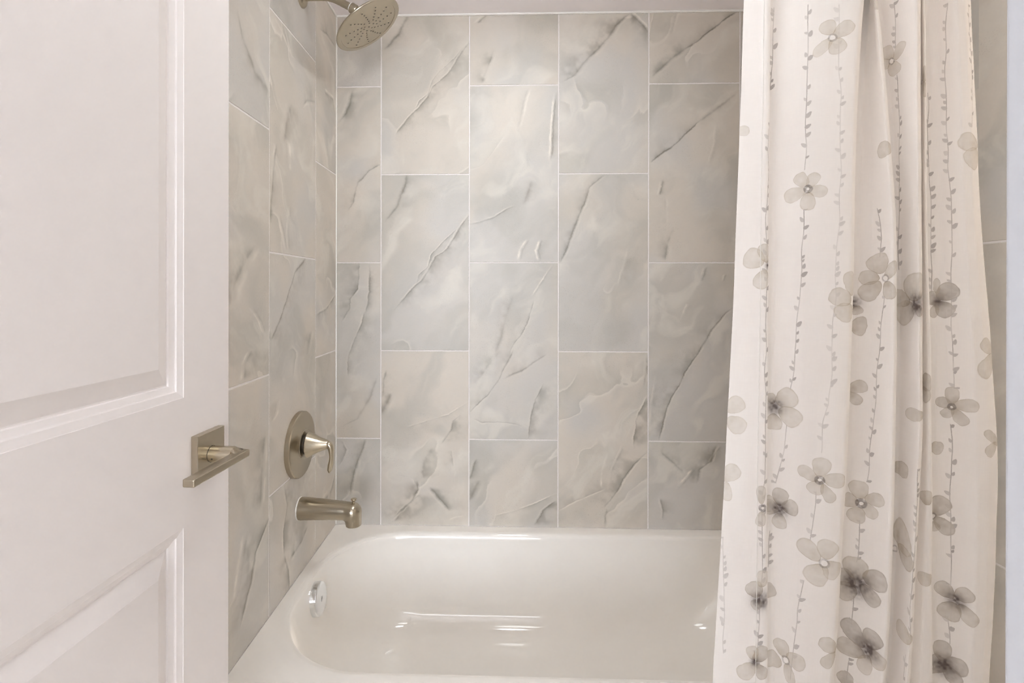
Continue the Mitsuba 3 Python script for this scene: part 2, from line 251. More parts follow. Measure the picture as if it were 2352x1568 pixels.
def onyx(coord, veins, u0, first_even, seed):
    """first_even: parity of the columns whose joints are offset by half a tile"""
    def fn(p, n, uv):
        a0, z0 = coord(p)
        col = dr.floor((a0 - u0) / TW)
        odd = dr.abs(col - 2 * dr.floor(col / 2)) > 0.5
        shift = dr.select(odd, 0.0, 0.5) if first_even else dr.select(odd, 0.5, 0.0)
        row = dr.floor((ZJ - z0) / TH + 1.0 - shift)
        tid = col * 16 + row
        r1, r2 = cell_rand(col + 40, row + 40, seed), cell_rand(col + 40, row + 40, seed + 1)
        # the printed lines wander a little
        wa = (fbm(a0 * 26, z0 * 26, 3.1 + seed, 4) - 0.5) * 0.009 + (noise(a0 * 210, z0 * 210, 5.0) - 0.5) * 0.0022
        wz = (fbm(a0 * 26, z0 * 26, 9.7 + seed, 4) - 0.5) * 0.009
        a, z = a0 + wa, z0 + wz
        # soft clouds along the rising diagonal, different in each tile, bent by a slow warp
        w1 = fbm(a * 7 + r1 * 19, z * 7 + r2 * 13, 21.0, 3) - 0.5
        w2 = fbm(a * 7 + r2 * 19, z * 7 + r1 * 13, 33.0, 3) - 0.5
        q = a * 0.80 - z * 0.60 + 0.16 * w1
        s = a * 0.60 + z * 0.80 + 0.22 * w2
        c1 = fbm(q * 8 + r1 * 31, s * 4.2 + r2 * 17, r1 * 13, 4)
        c2 = fbm(q * 15 + r2 * 23, s * 9 + r1 * 29, 4 + r2 * 11, 4)
        c3 = fbm(a * 5 + r2 * 7, z * 4 + r1 * 9, 7.0, 3)
        col0 = mix(lin(197, 193, 188), lin(205, 197, 187), smoothstep(0.30, 0.68, c3 + 0.25 * (r1 - 0.5)))
        col0 = mix(col0, lin(177, 174, 167), 0.55 * smoothstep(0.46, 0.74, c1))
        col0 = mix(col0, lin(218, 213, 204), 0.55 * smoothstep(0.50, 0.78, c2))
        # layers of the stone: a slow ramp that ends at a crisp edge
        g = 2.6 * fbm(q * 5.5 + r2 * 41, s * 2.6 + r1 * 37, 2.0 + r1, 3) + 0.35 * c2
        saw = g - dr.floor(g)
        edge = smoothstep(0.0, 0.03, saw) * dr.square(1 - saw)
        show = smoothstep(0.42, 0.66, fbm(a * 6 + r1 * 3, z * 6 + r2 * 3, 50.0, 2))
        col0 = mix(col0, lin(158, 155, 144), 0.34 * edge * show)
        col0 = mix(col0, lin(228, 222, 212), 0.34 * smoothstep(0.90, 0.995, saw) * show)
        # specks and a fine grain
        sp = smoothstep(0.82, 0.90, noise(a * 620, z * 620, 5.0)) * smoothstep(0.62, 0.74, fbm(a * 9 + r2 * 9, z * 9, 60.0, 2))
        col0 = mix(col0, lin(150, 144, 134), 0.22 * sp)
        col0 = col0 * (0.985 + 0.03 * fbm(a * 300, z * 300, 1.0, 2))
        blot = 0.15 + 1.7 * smoothstep(0.22, 0.78, fbm(a * 30, z * 30, 1.0 + seed, 3))
        dark, light = mi.Float(0), mi.Float(0)
        for t, axis, kn, dk, w, sf, ws, side, lt in veins:
            along, across = (z, a) if axis else (a, z)
            c = mi.Float(kn[0][1]); prev = 0.0
            for (x0, y0), (x1, y1) in zip(kn[:-1], kn[1:]):
                sl = (y1 - y0) / (x1 - x0)
                c = c + (sl - prev) * dr.maximum(along - x0, 0.0); prev = sl
            slope = (kn[-1][1] - kn[0][1]) / (kn[-1][0] - kn[0][0])
            d = (across - c) / math.sqrt(1 + slope * slope)
            L = kn[-1][0] - kn[0][0]; f = min(0.03, 0.18 * L)
            fade = smoothstep(kn[0][0] - f * 0.3, kn[0][0] + f, along) * (1 - smoothstep(kn[-1][0] - f, kn[-1][0] + f * 0.3, along))
            fade = dr.select(tid == t, fade, 0.0)
            sd = d * side
            core = dr.square(1 / (1 + dr.square(d / w)))
            shade = dr.select(sd > 0, dr.exp(-dr.abs(sd) / ws), dr.exp(-dr.abs(sd) / (0.6 * w)))
            dark += fade * (dk * core * (0.45 + 0.5 * blot) + 0.85 * sf * shade * blot)
            if lt: light += 0.5 * fade * blot * lt * dr.square(1 / (1 + dr.square((sd + 2.2 * w) / (1.1 * w))))
        dark = 1 - dr.exp(-1.15 * dark)
        col0 = mix(col0, mix(lin(98, 100, 88), lin(122, 112, 100), noise(a * 14, z * 14, 6.0)), dr.minimum(dark, 0.85))
        return mix(col0, lin(236, 229, 219), dr.minimum(light, 0.8))
    return fn

def tile_mat(fn):
    return {"type": "twosided", "b": {"type": "principled", "base_color": mikit.proc(fn), "roughness": 0.44, "specular": 0.42}}
scene["onyx_back"] = tile_mat(onyx(lambda p: (p.x, p.z), VEINS_BACK, U0, True, 3))
scene["onyx_left"] = tile_mat(onyx(lambda p: (D - p.y, p.z), VEINS_LEFT, K1, False, 11))
scene["onyx_right"] = tile_mat(onyx(lambda p: (D - p.y, p.z), [], 0.10, False, 23))

# ------------------------------------------------------------------ the room
TT = 0.008      # tile thickness; tile faces lie on D, XL, XR
add("wall_back", box(XL - 0.12, XR + 0.12, D + 0.0012, D + 0.12, 0, ZC + 0.1), "grout", False); tag("wall_back", "shower back wall of large grey onyx tiles", kind="structure")
add("wall_left", cat(box(XL - 0.12, XL - 0.0012, DOOR_Y0, D + 0.0012, 0, ZC + 0.1)), "grout", False); tag("wall_left", "shower side wall of onyx tiles behind the taps", kind="structure")
add("wall_right", box(XR + 0.0012, XR + 0.115, 0.955, D + 0.0012, 0, ZC + 0.1), "grout", False); tag("wall_right", "tiled wall behind the curtain's right edge", kind="structure")

def tile_wall(holder, columns, face, mat):
    """columns [(u0, u1, odd)] along the wall"""
    i = 0
    for u0, u1, odd in columns:
        js = [ZJ - k * TH - (0 if odd else TH / 2) for k in range(-1, 4)]
        zs = [ZC - 0.003] + [z for z in js if ZD + 0.05 < z < ZC - 0.05] + [ZD + 0.0015 - GAP / 2]
        for z1, z0 in zip(zs[:-1], zs[1:]):
            add(num(holder + "__tile", i), face(u0 + GAP / 2, u1 - GAP / 2, z0 + GAP / 2, z1 - GAP / 2), mat, False); i += 1

b = [U0 + k * TW for k in range(0, 5)]
tile_wall("wall_back", [(XL, b[0], True)] + [(b[k], b[k + 1], k % 2 == 1) for k in range(4)] + [(b[4], XR, False)],
          lambda u0, u1, z0, z1: cbox(u0, u1, D, D + TT, z0, z1, 0.0009), "onyx_back")
ys = [D, D - K1, D - K1 - TW, D - K1 - 2 * TW]
tile_wall("wall_left", [(ys[k + 1], ys[k], k == 1) for k in range(3)],
          lambda u0, u1, z0, z1: cbox(XL - TT, XL, u0, u1, z0, z1, 0.0009), "onyx_left")
yr = [D, D - 0.10, D - 0.10 - TW, 0.957]
tile_wall("wall_right", [(yr[k + 1], yr[k], k != 1) for k in range(3)],
          lambda u0, u1, z0, z1: cbox(XR, XR + TT, u0, u1, z0, z1, 0.0009), "onyx_right")

add("ceiling", box(XL - 0.12, ROOM_R + 0.1, DOOR_Y0, D + 0.12, ZC, ZC + 0.1), "ceiling_paint", False); tag("ceiling", "plain pale grey ceiling over the shower", kind="structure")
bead = cat(tube([(XL + 0.001, D - 0.0015, ZC - 0.0015), (XR - 0.001, D - 0.0015, ZC - 0.0015)], 0.0045, 10), tube([(XL + 0.0015, 0.94, ZC - 0.0015), (XL + 0.0015, D - 0.001, ZC - 0.0015)], 0.0032, 10),
           tube([(XL + 0.0008, D - 0.0008, ZD + 0.002), (XL + 0.0008, D - 0.0008, ZC - 0.002)], 0.0026, 10))
add("trim_1", bead, "white_plastic", 40); tag("trim_1", "white caulk line along the top and corner of the tiles", kind="structure")
add("floor", box(XL - 0.12, ROOM_R + 0.1, HALL_Y - 0.1, D + 0.12, -0.1, 0), "floor_vinyl", False); tag("floor", "bathroom floor", kind="structure")
add("wall_front", cat(box(JAMB_X + 0.02, ROOM_R + 0.1, DOOR_Y0, DOOR_Y1 - 0.012, 0, ZC + 0.1), box(HINGE_X - 0.02, JAMB_X + 0.02, DOOR_Y0, DOOR_Y1 - 0.012, 2.06, ZC + 0.1), box(-1.4, HINGE_X - 0.02, DOOR_Y0 - 0.001, DOOR_Y1 - 0.012, 0, ZC + 0.1)), "wall_paint", False); tag("wall_front", "white wall round the doorway", kind="structure")
add("wall_far", cat(box(ROOM_R, ROOM_R + 0.1, DOOR_Y0, 1.07, 0, ZC + 0.1), box(XR + 0.115, ROOM_R + 0.1, 0.957, 1.07, 0, ZC + 0.1)), "wall_paint", False); tag("wall_far", "white wall beside the tub alcove", kind="structure")
# door frame: jamb lining, stop and casing on the right, head, hinge side
def jamb(x, s):
    lin_ = rbox(min(x, x + s * 0.02), max(x, x + s * 0.02), DOOR_Y0 - 0.012, DOOR_Y1, 0, 2.05, 0.003, 12)
    cas = rbox(min(x + s * 0.004, x + s * 0.075), max(x + s * 0.004, x + s * 0.075), DOOR_Y1 - 0.013, DOOR_Y1 + 0.004, 0, 2.11, 0.004, 12)
    return lin_, cas
lr, cr = jamb(JAMB_X, 1)
add("trim_2", cat(lr, cr), "trim_paint", 40); tag("trim_2", "white door jamb at the right edge of the picture", kind="structure")
ll, cl = jamb(HINGE_X, -1)
add("trim_3", cat(ll, rbox(HINGE_X, JAMB_X, DOOR_Y0 - 0.012, DOOR_Y1, 2.04, 2.06, 0.003, 12)), "trim_paint", 40); tag("trim_3", "white door frame on the hinge side and head", kind="structure")
# hall behind the camera
add("wall_hall", cat(box(-1.5, -1.4, HALL_Y, DOOR_Y0, 0, 2.5), box(1.4, 1.5, HALL_Y, DOOR_Y0, 0, 2.5), box(-1.5, -1.05, HALL_Y - 0.1, HALL_Y, 0, 2.5), box(0.75, 1.5, HALL_Y - 0.1, HALL_Y, 0, 2.5),
                     box(-1.05, 0.75, HALL_Y - 0.1, HALL_Y, 0, 0.75), box(-1.05, 0.75, HALL_Y - 0.1, HALL_Y, 2.15, 2.5)), "wall_paint", False); tag("wall_hall", "white hall walls behind the doorway", kind="structure")
add("ceiling_hall", box(-1.5, 1.5, HALL_Y - 0.1, DOOR_Y0, 2.5, 2.6), "ceiling_paint", False); tag("ceiling_hall", "white hall ceiling", kind="structure")
pane = box(-1.02, 0.72, HALL_Y - 0.07, HALL_Y - 0.06, 0.78, 2.12)
scene["window_1__pane"] = mikit.ply(pane, "white_plastic", False, emitter={"type": "area", "radiance": rgb(WINDOW_LIGHT)})
add("window_1__frame", cat(box(-1.05, -1.0, HALL_Y - 0.08, HALL_Y - 0.02, 0.75, 2.15), box(0.70, 0.75, HALL_Y - 0.08, HALL_Y - 0.02, 0.75, 2.15), box(-1.0, 0.70, HALL_Y - 0.08, HALL_Y - 0.02, 0.75, 0.80),
                           box(-1.0, 0.70, HALL_Y - 0.08, HALL_Y - 0.02, 2.10, 2.15), box(-0.17, -0.13, HALL_Y - 0.08, HALL_Y - 0.02, 0.80, 2.10)), "trim_paint", False)
tag("window_1", "bright hall window behind the camera", kind="structure")

# ceiling lamp of the bathroom
LX, LY, LR = 0.10, 0.70, 0.17
def ceiling_lamp(key, x, y, r, drop, light, label):
    prof = [(0.0, -0.02 - drop)] + [(r * 0.95 * math.sin(t), -0.02 - drop * math.cos(t)) for t in np.linspace(0.1, math.pi / 2, 14)] + [(r * 0.95, -0.012), (0, -0.012)]
    dome = lathe(prof[::-1], (x, y, ZC), (0, 0, 1), 48)
    if dome.volume < 0: dome.invert()
    scene[key + "__diffuser"] = mikit.ply(dome, "white_plastic", 40, emitter={"type": "area", "radiance": rgb(light)})
    add(key + "__base", lathe([(0, 0), (r, 0), (r, -0.022), (r * 0.96, -0.026), (r * 0.96, -0.02), (0, -0.02)][::-1], (x, y, ZC), (0, 0, 1), 48), "brushed_nickel")
    tag(key, label, "lamp")
ceiling_lamp("ceiling_lamp", LX, LY, LR, 0.055, LAMP_LIGHT, "larger round flush ceiling lamp in front of the shower curtain")
ceiling_lamp("shower_lamp", 0.06, 1.16, 0.10, 0.035, SHOWER_LIGHT, "smaller round ceiling lamp above the bathtub")

VX, VY, VZ = ROOM_R, 0.60, 1.92
add("vanity_light__wall_plate", rbox(VX - 0.022, VX - 0.001, VY - 0.24, VY + 0.24, VZ - 0.035, VZ + 0.035, 0.006), "brushed_nickel", 40)
for i, dy in enumerate((-0.17, 0.0, 0.17)):
    add(num("vanity_light__arm", i), lathe([(0, 0), (0.014, 0), (0.014, 0.045), (0.030, 0.052), (0.030, 0.062), (0, 0.062)], (VX - 0.02, VY + dy, VZ), (-1, 0, 0), 32), "brushed_nickel", 35)
    g_ = trimesh.creation.icosphere(3, 0.072); g_.apply_translation((VX - 0.145, VY + dy, VZ))
    scene[num("vanity_light__globe", i)] = mikit.ply(g_, "white_plastic", True, emitter={"type": "area", "radiance": rgb(VANITY_LIGHT)})
tag("vanity_light", "nickel vanity light with three frosted globes on the far right wall", "wall lamp")
tag("vanity_light__globe", "frosted glowing globe"); tag("vanity_light__globe_001", "frosted glowing globe"); tag("vanity_light__globe_002", "frosted glowing globe")

# ------------------------------------------------------------------ door
TH_D = 0.062901
DE = np.array([-0.47376, 0.85255, 0.0])                       # the free edge of the face that looks into the room
DN = np.array([math.cos(TH_D), -math.sin(TH_D), 0.0]); DT = np.array([math.sin(TH_D), math.cos(TH_D), 0.0])
def dmap(m):
    """door space (q from the free edge, z, out of the face) to the world"""
    v = np.asarray(m.vertices); w = DE + np.outer(-v[:, 0], DT) + np.outer(v[:, 2], DN) + np.outer(v[:, 1], [0, 0, 1.0])
    r = trimesh.Trimesh(w, m.faces, process=False)
    return r
def quads(V, F):
    f = []
    for q in F: f += [[q[0], q[1], q[2]], [q[0], q[2], q[3]]]
    return trimesh.Trimesh(np.array(V, float), f, process=False)
DW, DZ0, DZ1, DTK = 0.71, 0.012, 2.035, 0.035
panels = [(0.112, 0.598, 1.0785, 1.915), (0.112, 0.598, 0.205, 0.883)]
qs, zs = [0.0016, 0.112, 0.598, DW - 0.0016], [DZ0, 0.205, 0.883, 1.0785, 1.915, DZ1]
V, F = [], []
def rect(q0, q1, z0, z1, o=0.0):
    i = len(V); V.extend([(q0, z0, o), (q1, z0, o), (q1, z1, o), (q0, z1, o)]); F.append((i, i + 1, i + 2, i + 3))
for a in range(3):
    for c in range(5):
        if not (a == 1 and c in (1, 3)): rect(qs[a], qs[a + 1], zs[c], zs[c + 1])
def quad(p): i = len(V); V.extend(p); F.append((i, i + 1, i + 2, i + 3))
e = 0.0016
quad([(0, DZ0, -e), (e, DZ0, 0), (e, DZ1, 0), (0, DZ1, -e)]); quad([(0, DZ0, -DTK), (0, DZ0, -e), (0, DZ1, -e), (0, DZ1, -DTK)])
quad([(DW - e, DZ0, 0), (DW, DZ0, -e), (DW, DZ1, -e), (DW - e, DZ1, 0)]); quad([(DW, DZ0, -e), (DW, DZ0, -DTK), (DW, DZ1, -DTK), (DW, DZ1, -e)])
quad([(0, DZ0, -DTK), (0, DZ1, -DTK), (DW, DZ1, -DTK), (DW, DZ0, -DTK)])
quad([(0, DZ1, -DTK), (e, DZ1, 0), (DW - e, DZ1, 0), (DW, DZ1, -DTK)]); quad([(0, DZ0, -DTK), (e, DZ0, 0), (DW - e, DZ0, 0), (DW, DZ0, -DTK)])
add("door_1__slab", dmap(quads(V, F)), "door_paint", False)
PROFILE = [(0, 0), (0.0006, -0.0008), (0.0105, -0.0036), (0.0114, -0.0052), (0.0124, -0.0060), (0.020, -0.0092), (0.0214, -0.0112), (0.0234, -0.0113), (0.030, -0.0084), (0.041, -0.0046), (0.0424, -0.0040), (0.0497, -0.0006), (0.0505, -0.0003)]
def panel(q0, q1, z0, z1):
    V2, F2 = [], []
    for w, o in PROFILE: V2 += [(q0 + w, z0 + w, o), (q1 - w, z0 + w, o), (q1 - w, z1 - w, o), (q0 + w, z1 - w, o)]
    for k in range(len(PROFILE) - 1):
        for j in range(4): F2.append((4 * k + j, 4 * k + (j + 1) % 4, 4 * k + 4 + (j + 1) % 4, 4 * k + 4 + j))
    k = 4 * (len(PROFILE) - 1); F2.append((k, k + 1, k + 2, k + 3))
    return dmap(quads(V2, F2))
for i, pz in enumerate(panels): add(num("door_1__panel", i), panel(*pz), "door_paint", 14)
tag("door_1", "open white two-panel door on the left with a nickel lever", kind="structure")
# lever handle (door space: q, z, out)
QN, ZN = 0.0622, 0.9785
H = "door_1__lever_handle"
add(H + "__rose", dmap(cbox(0.0295, 0.0965, 0.949, 1.0155, 0.0, 0.0112, 0.0009)), "brushed_nickel", False)
nk = lathe([(0, 0.0108), (0.0126, 0.0108), (0.0126, 0.047), (0.0118, 0.0495), (0, 0.0495)], (QN, ZN, 0), (0, 0, 1), 40)
add(H + "__neck", dmap(nk), "nickel_bright", 40)
add(H + "__neck_gap", dmap(lathe([(0.0120, 0.0113), (0.0132, 0.0113), (0.0132, 0.0116), (0.0120, 0.0116)], (QN, ZN, 0), (0, 0, 1), 40)), "dark_gap", 40)
a_ = m3.Manifold.sphere(0.0022, 16)
bar = [a_.translate([q, z, o]) for q in (0.0505 + .0022, 0.1835 - .0022) for z in (0.9730 + .0022, 0.9845 - .0022) for o in (0.0505 + .0022, 0.0682 - .0022)]
lever = to_tm(m3.Manifold.batch_hull(bar))
ang_ = np.linspace(0, 2 * np.pi, 40, endpoint=False)
wedge = to_tm(m3.Manifold.hull_points(np.vstack([np.c_[QN + 0.0119 * np.cos(ang_), ZN + 0.0119 * np.sin(ang_), np.full(40, 0.0475)],
                                                 [(q, z, 0.0610) for q in (0.0515, 0.0780) for z in (0.9738, 0.9838)]])))
add(H + "__lever", dmap(cat(lever, wedge)), "brushed_nickel", 32)
hole = lathe([(0, 0), (0.0015, 0), (0.0015, 0.0004), (0, 0.0004)], (QN + 0.01255 * 0.93, ZN - 0.01255 * 0.37, 0.0185), (0.93, -0.37, 0), 16)
add(H + "__set_screw_hole", dmap(hole), "dark_gap", 40)
tag(H, "brushed nickel lever handle on a square plate"); tag(H + "__neck_gap", "dark ring round the neck"); tag(H + "__set_screw_hole", "tiny dark hole in the neck")

# ------------------------------------------------------------------ bathtub
def rrect(x0, x1, y0, y1, r, n=24):
    """rounded rectangle, counter-clockwise, 4 * n points plus evenly split straight runs; r = (front, back) radii pairs left, right"""
    P = []
    run = 40
    rl, rr_ = r
    cor = [(x1 - rr_, y0 + rr_, rr_, -90), (x1 - rr_, y1 - rr_, rr_, 0), (x0 + rl, y1 - rl, rl, 90), (x0 + rl, y0 + rl, rl, 180)]
    for k, (cx, cy, rad, a0) in enumerate(cor):
        ang = np.radians(np.linspace(a0, a0 + 90, n))
        arc = np.c_[cx + rad * np.cos(ang), cy + rad * np.sin(ang)]
        nx, ny, nr, na = cor[(k + 1) % 4]
        end = np.array([nx + nr * math.cos(math.radians(na)), ny + nr * math.sin(math.radians(na))])
        P += list(arc) + [arc[-1] + (end - arc[-1]) * j / run for j in range(1, run)]
    return np.array(P)
BX0, BX1, BY0, BY1 = -0.545, 0.862, 1.078, 1.686
SECT = [  # z, inset left, right, front, back
    (0.4200, -0.024, -0.024, -0.024, -0.020), (0.4196, -0.016, -0.016, -0.016, -0.0135), (0.4178, -0.009, -0.009, -0.009, -0.0075), (0.4145, -0.004, -0.003, -0.004, -0.003), (0.4100, -0.001, 0.001, -0.001, 0.000), (0.4020, 0.001, 0.006, 0.0015, 0.0025),
    (0.385, 0.004, 0.014, 0.005, 0.006), (0.36, 0.008, 0.026, 0.010, 0.011), (0.32, 0.013, 0.046, 0.017, 0.018), (0.27, 0.020, 0.074, 0.025, 0.027), (0.225, 0.027, 0.10, 0.033, 0.035), (0.20, 0.033, 0.118, 0.039, 0.041),
    (0.18, 0.041, 0.137, 0.048, 0.049), (0.163, 0.053, 0.160, 0.060, 0.060), (0.150, 0.069, 0.185, 0.077, 0.075), (0.141, 0.088, 0.212, 0.097, 0.093), (0.135, 0.110, 0.240, 0.120, 0.115), (0.1315, 0.135, 0.27, 0.145, 0.14), (0.130, 0.17, 0.31, 0.18, 0.175), (0.1295, 0.22, 0.36, 0.22, 0.22)]
from scipy.interpolate import PchipInterpolator
_sa = np.array(SECT); _t = np.r_[0, np.cumsum(np.hypot(np.diff(_sa[:, 0]), np.diff(_sa[:, 4])))]
SECT = PchipInterpolator(_t, _sa, axis=0)(np.sort(np.r_[np.linspace(0, _t[-1], 70), np.linspace(0, _t[6], 14)[1:-1]]))
rings = []
for z, il, ir, jf, jb in SECT:
    r0 = 0.24 - 0.25 * max(il, 0) if il > 0 else 0.24 - 1.0 * il * 0.5
    x0, x1, y0, y1 = BX0 + il, BX1 - ir, BY0 + jf, BY1 - jb
    r0 = min(r0, (y1 - y0) / 2 - 0.004)
    P = rrect(x0, x1, y0, y1, (r0, min(r0, 0.16)))
    rings.append(np.c_[P, np.full(len(P), z)])
n_ = len(rings[0])
V = list(np.vstack(rings)); F = []
for k in range(len(rings) - 1):
    for j in range(n_):
        a, bq = k * n_ + j, k * n_ + (j + 1) % n_
        F += [[a, bq, bq + n_], [a, bq + n_, a + n_]]
c = len(V); V.append(np.array([0.15, 1.38, 0.129])); k = (len(rings) - 1) * n_
F += [[k + j, k + (j + 1) % n_, c] for j in range(n_)]
# the deck: from the first ring out to the rectangle, with a rolled front edge and an apron
def to_rect(P, x0, x1, y0, y1):
    ctr = np.array([(BX0 + BX1) / 2, (BY0 + BY1) / 2]); out = []
    for p in P:
        cands = []
        d = p - ctr
        # push out along the nearest side normal, corners by radial hit
        s = min(((x1 - ctr[0]) if d[0] > 0 else (x0 - ctr[0])) / d[0] if abs(d[0]) > 1e-9 else 9e9, ((y1 - ctr[1]) if d[1] > 0 else (y0 - ctr[1])) / d[1] if abs(d[1]) > 1e-9 else 9e9)
        out.append(ctr + d * s)
    return np.array(out)
TX0, TX1, TY0, TY1 = XL + 0.0005, XR - 0.0005, TUB_FRONT, D - 0.0005
outer = []
for z, o in ((0.4202, 0.012), (0.4190, 0.005), (0.4150, 0.0015), (0.4080, 0.0), (0.03, 0.0), (0.0, 0.0)):
    R_ = to_rect(rings[0][:, :2], TX0, TX1, TY0 + o, TY1); outer.append(np.c_[R_, np.full(n_, z)])
base = len(V); V += list(np.vstack(outer))
for j in range(n_):
    a, bq = j, (j + 1) % n_
    F += [[base + a, base + bq, bq], [base + a, bq, a]]
for k in range(len(outer) - 1):
    for j in range(n_):
        a, bq = base + k * n_ + j, base + k * n_ + (j + 1) % n_
        F += [[a, bq + n_, bq], [a, a + n_, bq + n_]]
tub = trimesh.Trimesh(np.array(V), F, process=False)
add("bathtub__basin", tub, "enamel", 42)
OC = np.array([-0.5378, 1.42, 0.3555]); ON = np.array([0.995, 0, 0.10])
add("bathtub__overflow_cover", lathe([(0, 0.0195), (0.036, 0.0195), (0.0400, 0.0188), (0.0430, 0.0165), (0.0442, 0.0135), (0.0442, 0.0), (0, 0.0)], OC, ON, 72), "chrome", 30)
M_ = frame(ON, (0, 0, 1)); M_[:3, 3] = OC + ON / np.linalg.norm(ON) * 0.0196
mk = []
for (u, v, w, h) in [(-0.0035, 0.0048, .002, .005), (-0.0032, 0.000, .0035, .0026), (-0.0035, -0.0045, .002, .004), (0.003, 0.0042, .0022, .0022), (0.003, 0.0005, .0022, .0022), (0.003, -0.0035, .0022, .0022)]:
    mm = trimesh.creation.box((w, h, 0.0004)); mm.apply_translation((u, v, 0)); mm.apply_transform(M_); mk.append(mm)
add("bathtub__overflow_cover__engraved_mark", cat(*mk), "dark_rubber", False)
add("bathtub__drain", lathe([(0, 0.004), (0.026, 0.004), (0.035, 0.0015), (0.035, -0.002), (0, -0.002)], (-0.27, 1.382, 0.1300), (0, 0, 1), 40), "chrome", 30)
tag("bathtub", "glossy white alcove bathtub below the onyx tiles", "bathtub")
tag("bathtub__overflow_cover", "round chrome overflow cover"); tag("bathtub__overflow_cover__engraved_mark", "small dark mark on the disc"); tag("bathtub__drain", "chrome drain in the tub floor")

# ------------------------------------------------------------------ tub spout
SY = 1.427
def spout_field(x, y, z):
    y -= SY
    t = min(max((x - XL) / 0.150, 0.0), 1.0)
    r = 0.0317 - 0.0072 * t
    ex = max(x - (XL + 0.150), 0.0)
    b_ = r - math.sqrt((y / 1.02) ** 2 + (z - (0.6108 - 0.0062 * t * t)) ** 2 + ex * ex)
    q = min(max((0.603 - z) / 0.037, 0.0), 1.0)
    up = max(z - 0.603, 0.0)
    c_ = (0.0248 - 0.0030 * q) - math.sqrt((x + 0.4322 - 0.0028 * q) ** 2 + (y / 1.08) ** 2 + up * up)
    k = 0.0075; h = max(k - abs(b_ - c_), 0.0) / k
    return max(b_, c_) + h * h * k * 0.25
sp = m3.Manifold.level_set(spout_field, [XL - 0.02, SY - 0.04, 0.550, -0.385, SY + 0.04, 0.655], 0.0028)
sp = sp.trim_by_plane([1, 0, 0], XL + 0.001).trim_by_plane([0, 0, 1], 0.5665)
spout = to_tm(sp)
add("tub_spout__body", spout, "brushed_nickel", 38)
add("tub_spout__outlet", lathe([(0, -0.0004), (0.0175, -0.0004), (0.0175, 0.0), (0, 0.0)], (-0.4288, SY, 0.5666), (0, 0, 1), 32), "dark_gap", 30)
add("tub_spout__wall_seal", lathe([(0, 0), (0.0326, 0), (0.0326, 0.0035), (0, 0.0035)], (XL, SY, 0.6108), (1, 0, 0), 48), "white_plastic", 30)
add("tub_spout__diverter_knob", lathe([(0, 0), (0.0038, 0), (0.0036, 0.008), (0.0042, 0.0115), (0.0078, 0.0150), (0.0082, 0.0172), (0.0070, 0.0190), (0, 0.0198)], (-0.4300, SY, 0.6225), (0.05, 0, 1), 32), "nickel_bright", 35)
tag("tub_spout", "brushed nickel tub spout with a small pull knob, on the left wall above the tub", "tub spout"); tag("tub_spout__outlet", "dark opening of the spout"); tag("tub_spout__wall_seal", "white ring where the spout meets the tiles")

# ------------------------------------------------------------------ shower valve
VC = np.array([XL, 1.415, 0.7995])
add("shower_valve__cover_plate", lathe([(0, 0), (0.0925, 0), (0.0930, 0.002), (0.0925, 0.0115), (0.0905, 0.0140), (0.0860, 0.0150), (0.060, 0.0172), (0.048, 0.0192), (0.044, 0.0205), (0.0415, 0.0200), (0.040, 0.0215), (0, 0.0215)], VC, (1, 0, 0), 96), "brushed_nickel", 25)
add("shower_valve__sleeve", lathe([(0, 0), (0.0265, 0), (0.0265, 0.0075), (0.0235, 0.0085), (0.0235, 0.0135), (0, 0.0135)], VC + [0.019, 0, 0], (1, 0, 0), 48), "dark_gap", 30)
add("shower_valve__handle", lathe([(0, 0.0), (0.0355, 0.0), (0.0362, 0.0012), (0.0345, 0.004), (0.030, 0.0125), (0.0248, 0.0225), (0.0195, 0.0345), (0.0155, 0.0455), (0.0130, 0.0530), (0.0118, 0.0560), (0, 0.0570)], VC + [0.0305, 0, -0.0005], (1, 0, 0.012), 64), "nickel_bright", 30)
lp = smooth_path([(-0.5075, 1.415, 0.7985), (-0.5010, 1.415, 0.8005), (-0.4945, 1.415, 0.7960), (-0.4905, 1.415, 0.7830), (-0.4895, 1.415, 0.7650), (-0.4915, 1.415, 0.7450), (-0.4945, 1.415, 0.7290), (-0.4955, 1.415, 0.7190)], 44)
tt = np.linspace(0, 1, 44)
w_ = np.interp(tt, [0, .12, .3, .5, .75, .92, 1], [.0100, .0105, .0100, .0095, .0105, .0095, .003]); th_ = np.interp(tt, [0, .12, .3, .5, .75, .92, 1], [.0090, .0095, .0075, .0056, .0076, .0066, .0020])
add("shower_valve__lever", tube(lp, list(zip(w_, th_)), 28), "nickel_bright", 40)
tag("shower_valve", "round brushed nickel shower valve with a downward lever, between shower head and spout", "shower valve"); tag("shower_valve__sleeve", "dark gap behind the handle")

# ------------------------------------------------------------------ shower head
AY = 1.432
HC = np.array([-0.3906, AY, 1.998]); HN = np.array([math.sin(0.592), 0.083, -math.cos(0.592)]); HN /= np.linalg.norm(HN)
pv = HC - HN * 0.052
arm_end = np.array([-0.4235, AY, 2.0415])
add("shower__flange", lathe([(0, 0), (0.0290, 0), (0.0290, 0.003), (0.0265, 0.008), (0.0180, 0.0135), (0.0135, 0.0150), (0, 0.0150)], (XL, AY, 2.0835), (1, 0, 0), 48), "brushed_nickel", 30)
add("shower__arm", tube(smooth_path([(XL + 0.004, AY, 2.0835), (-0.545, AY, 2.0833), (-0.512, AY, 2.0820), (-0.494, AY, 2.0780), (-0.478, AY, 2.0710), (-0.455, AY, 2.0590), tuple(arm_end + [-.008, 0, .0044])], 50), 0.0104, 24), "brushed_nickel", 40)
ax = np.array([0.86, 0.03, -0.50]); ax /= np.linalg.norm(ax)
p0 = np.array([-0.4420, AY, 2.0520])
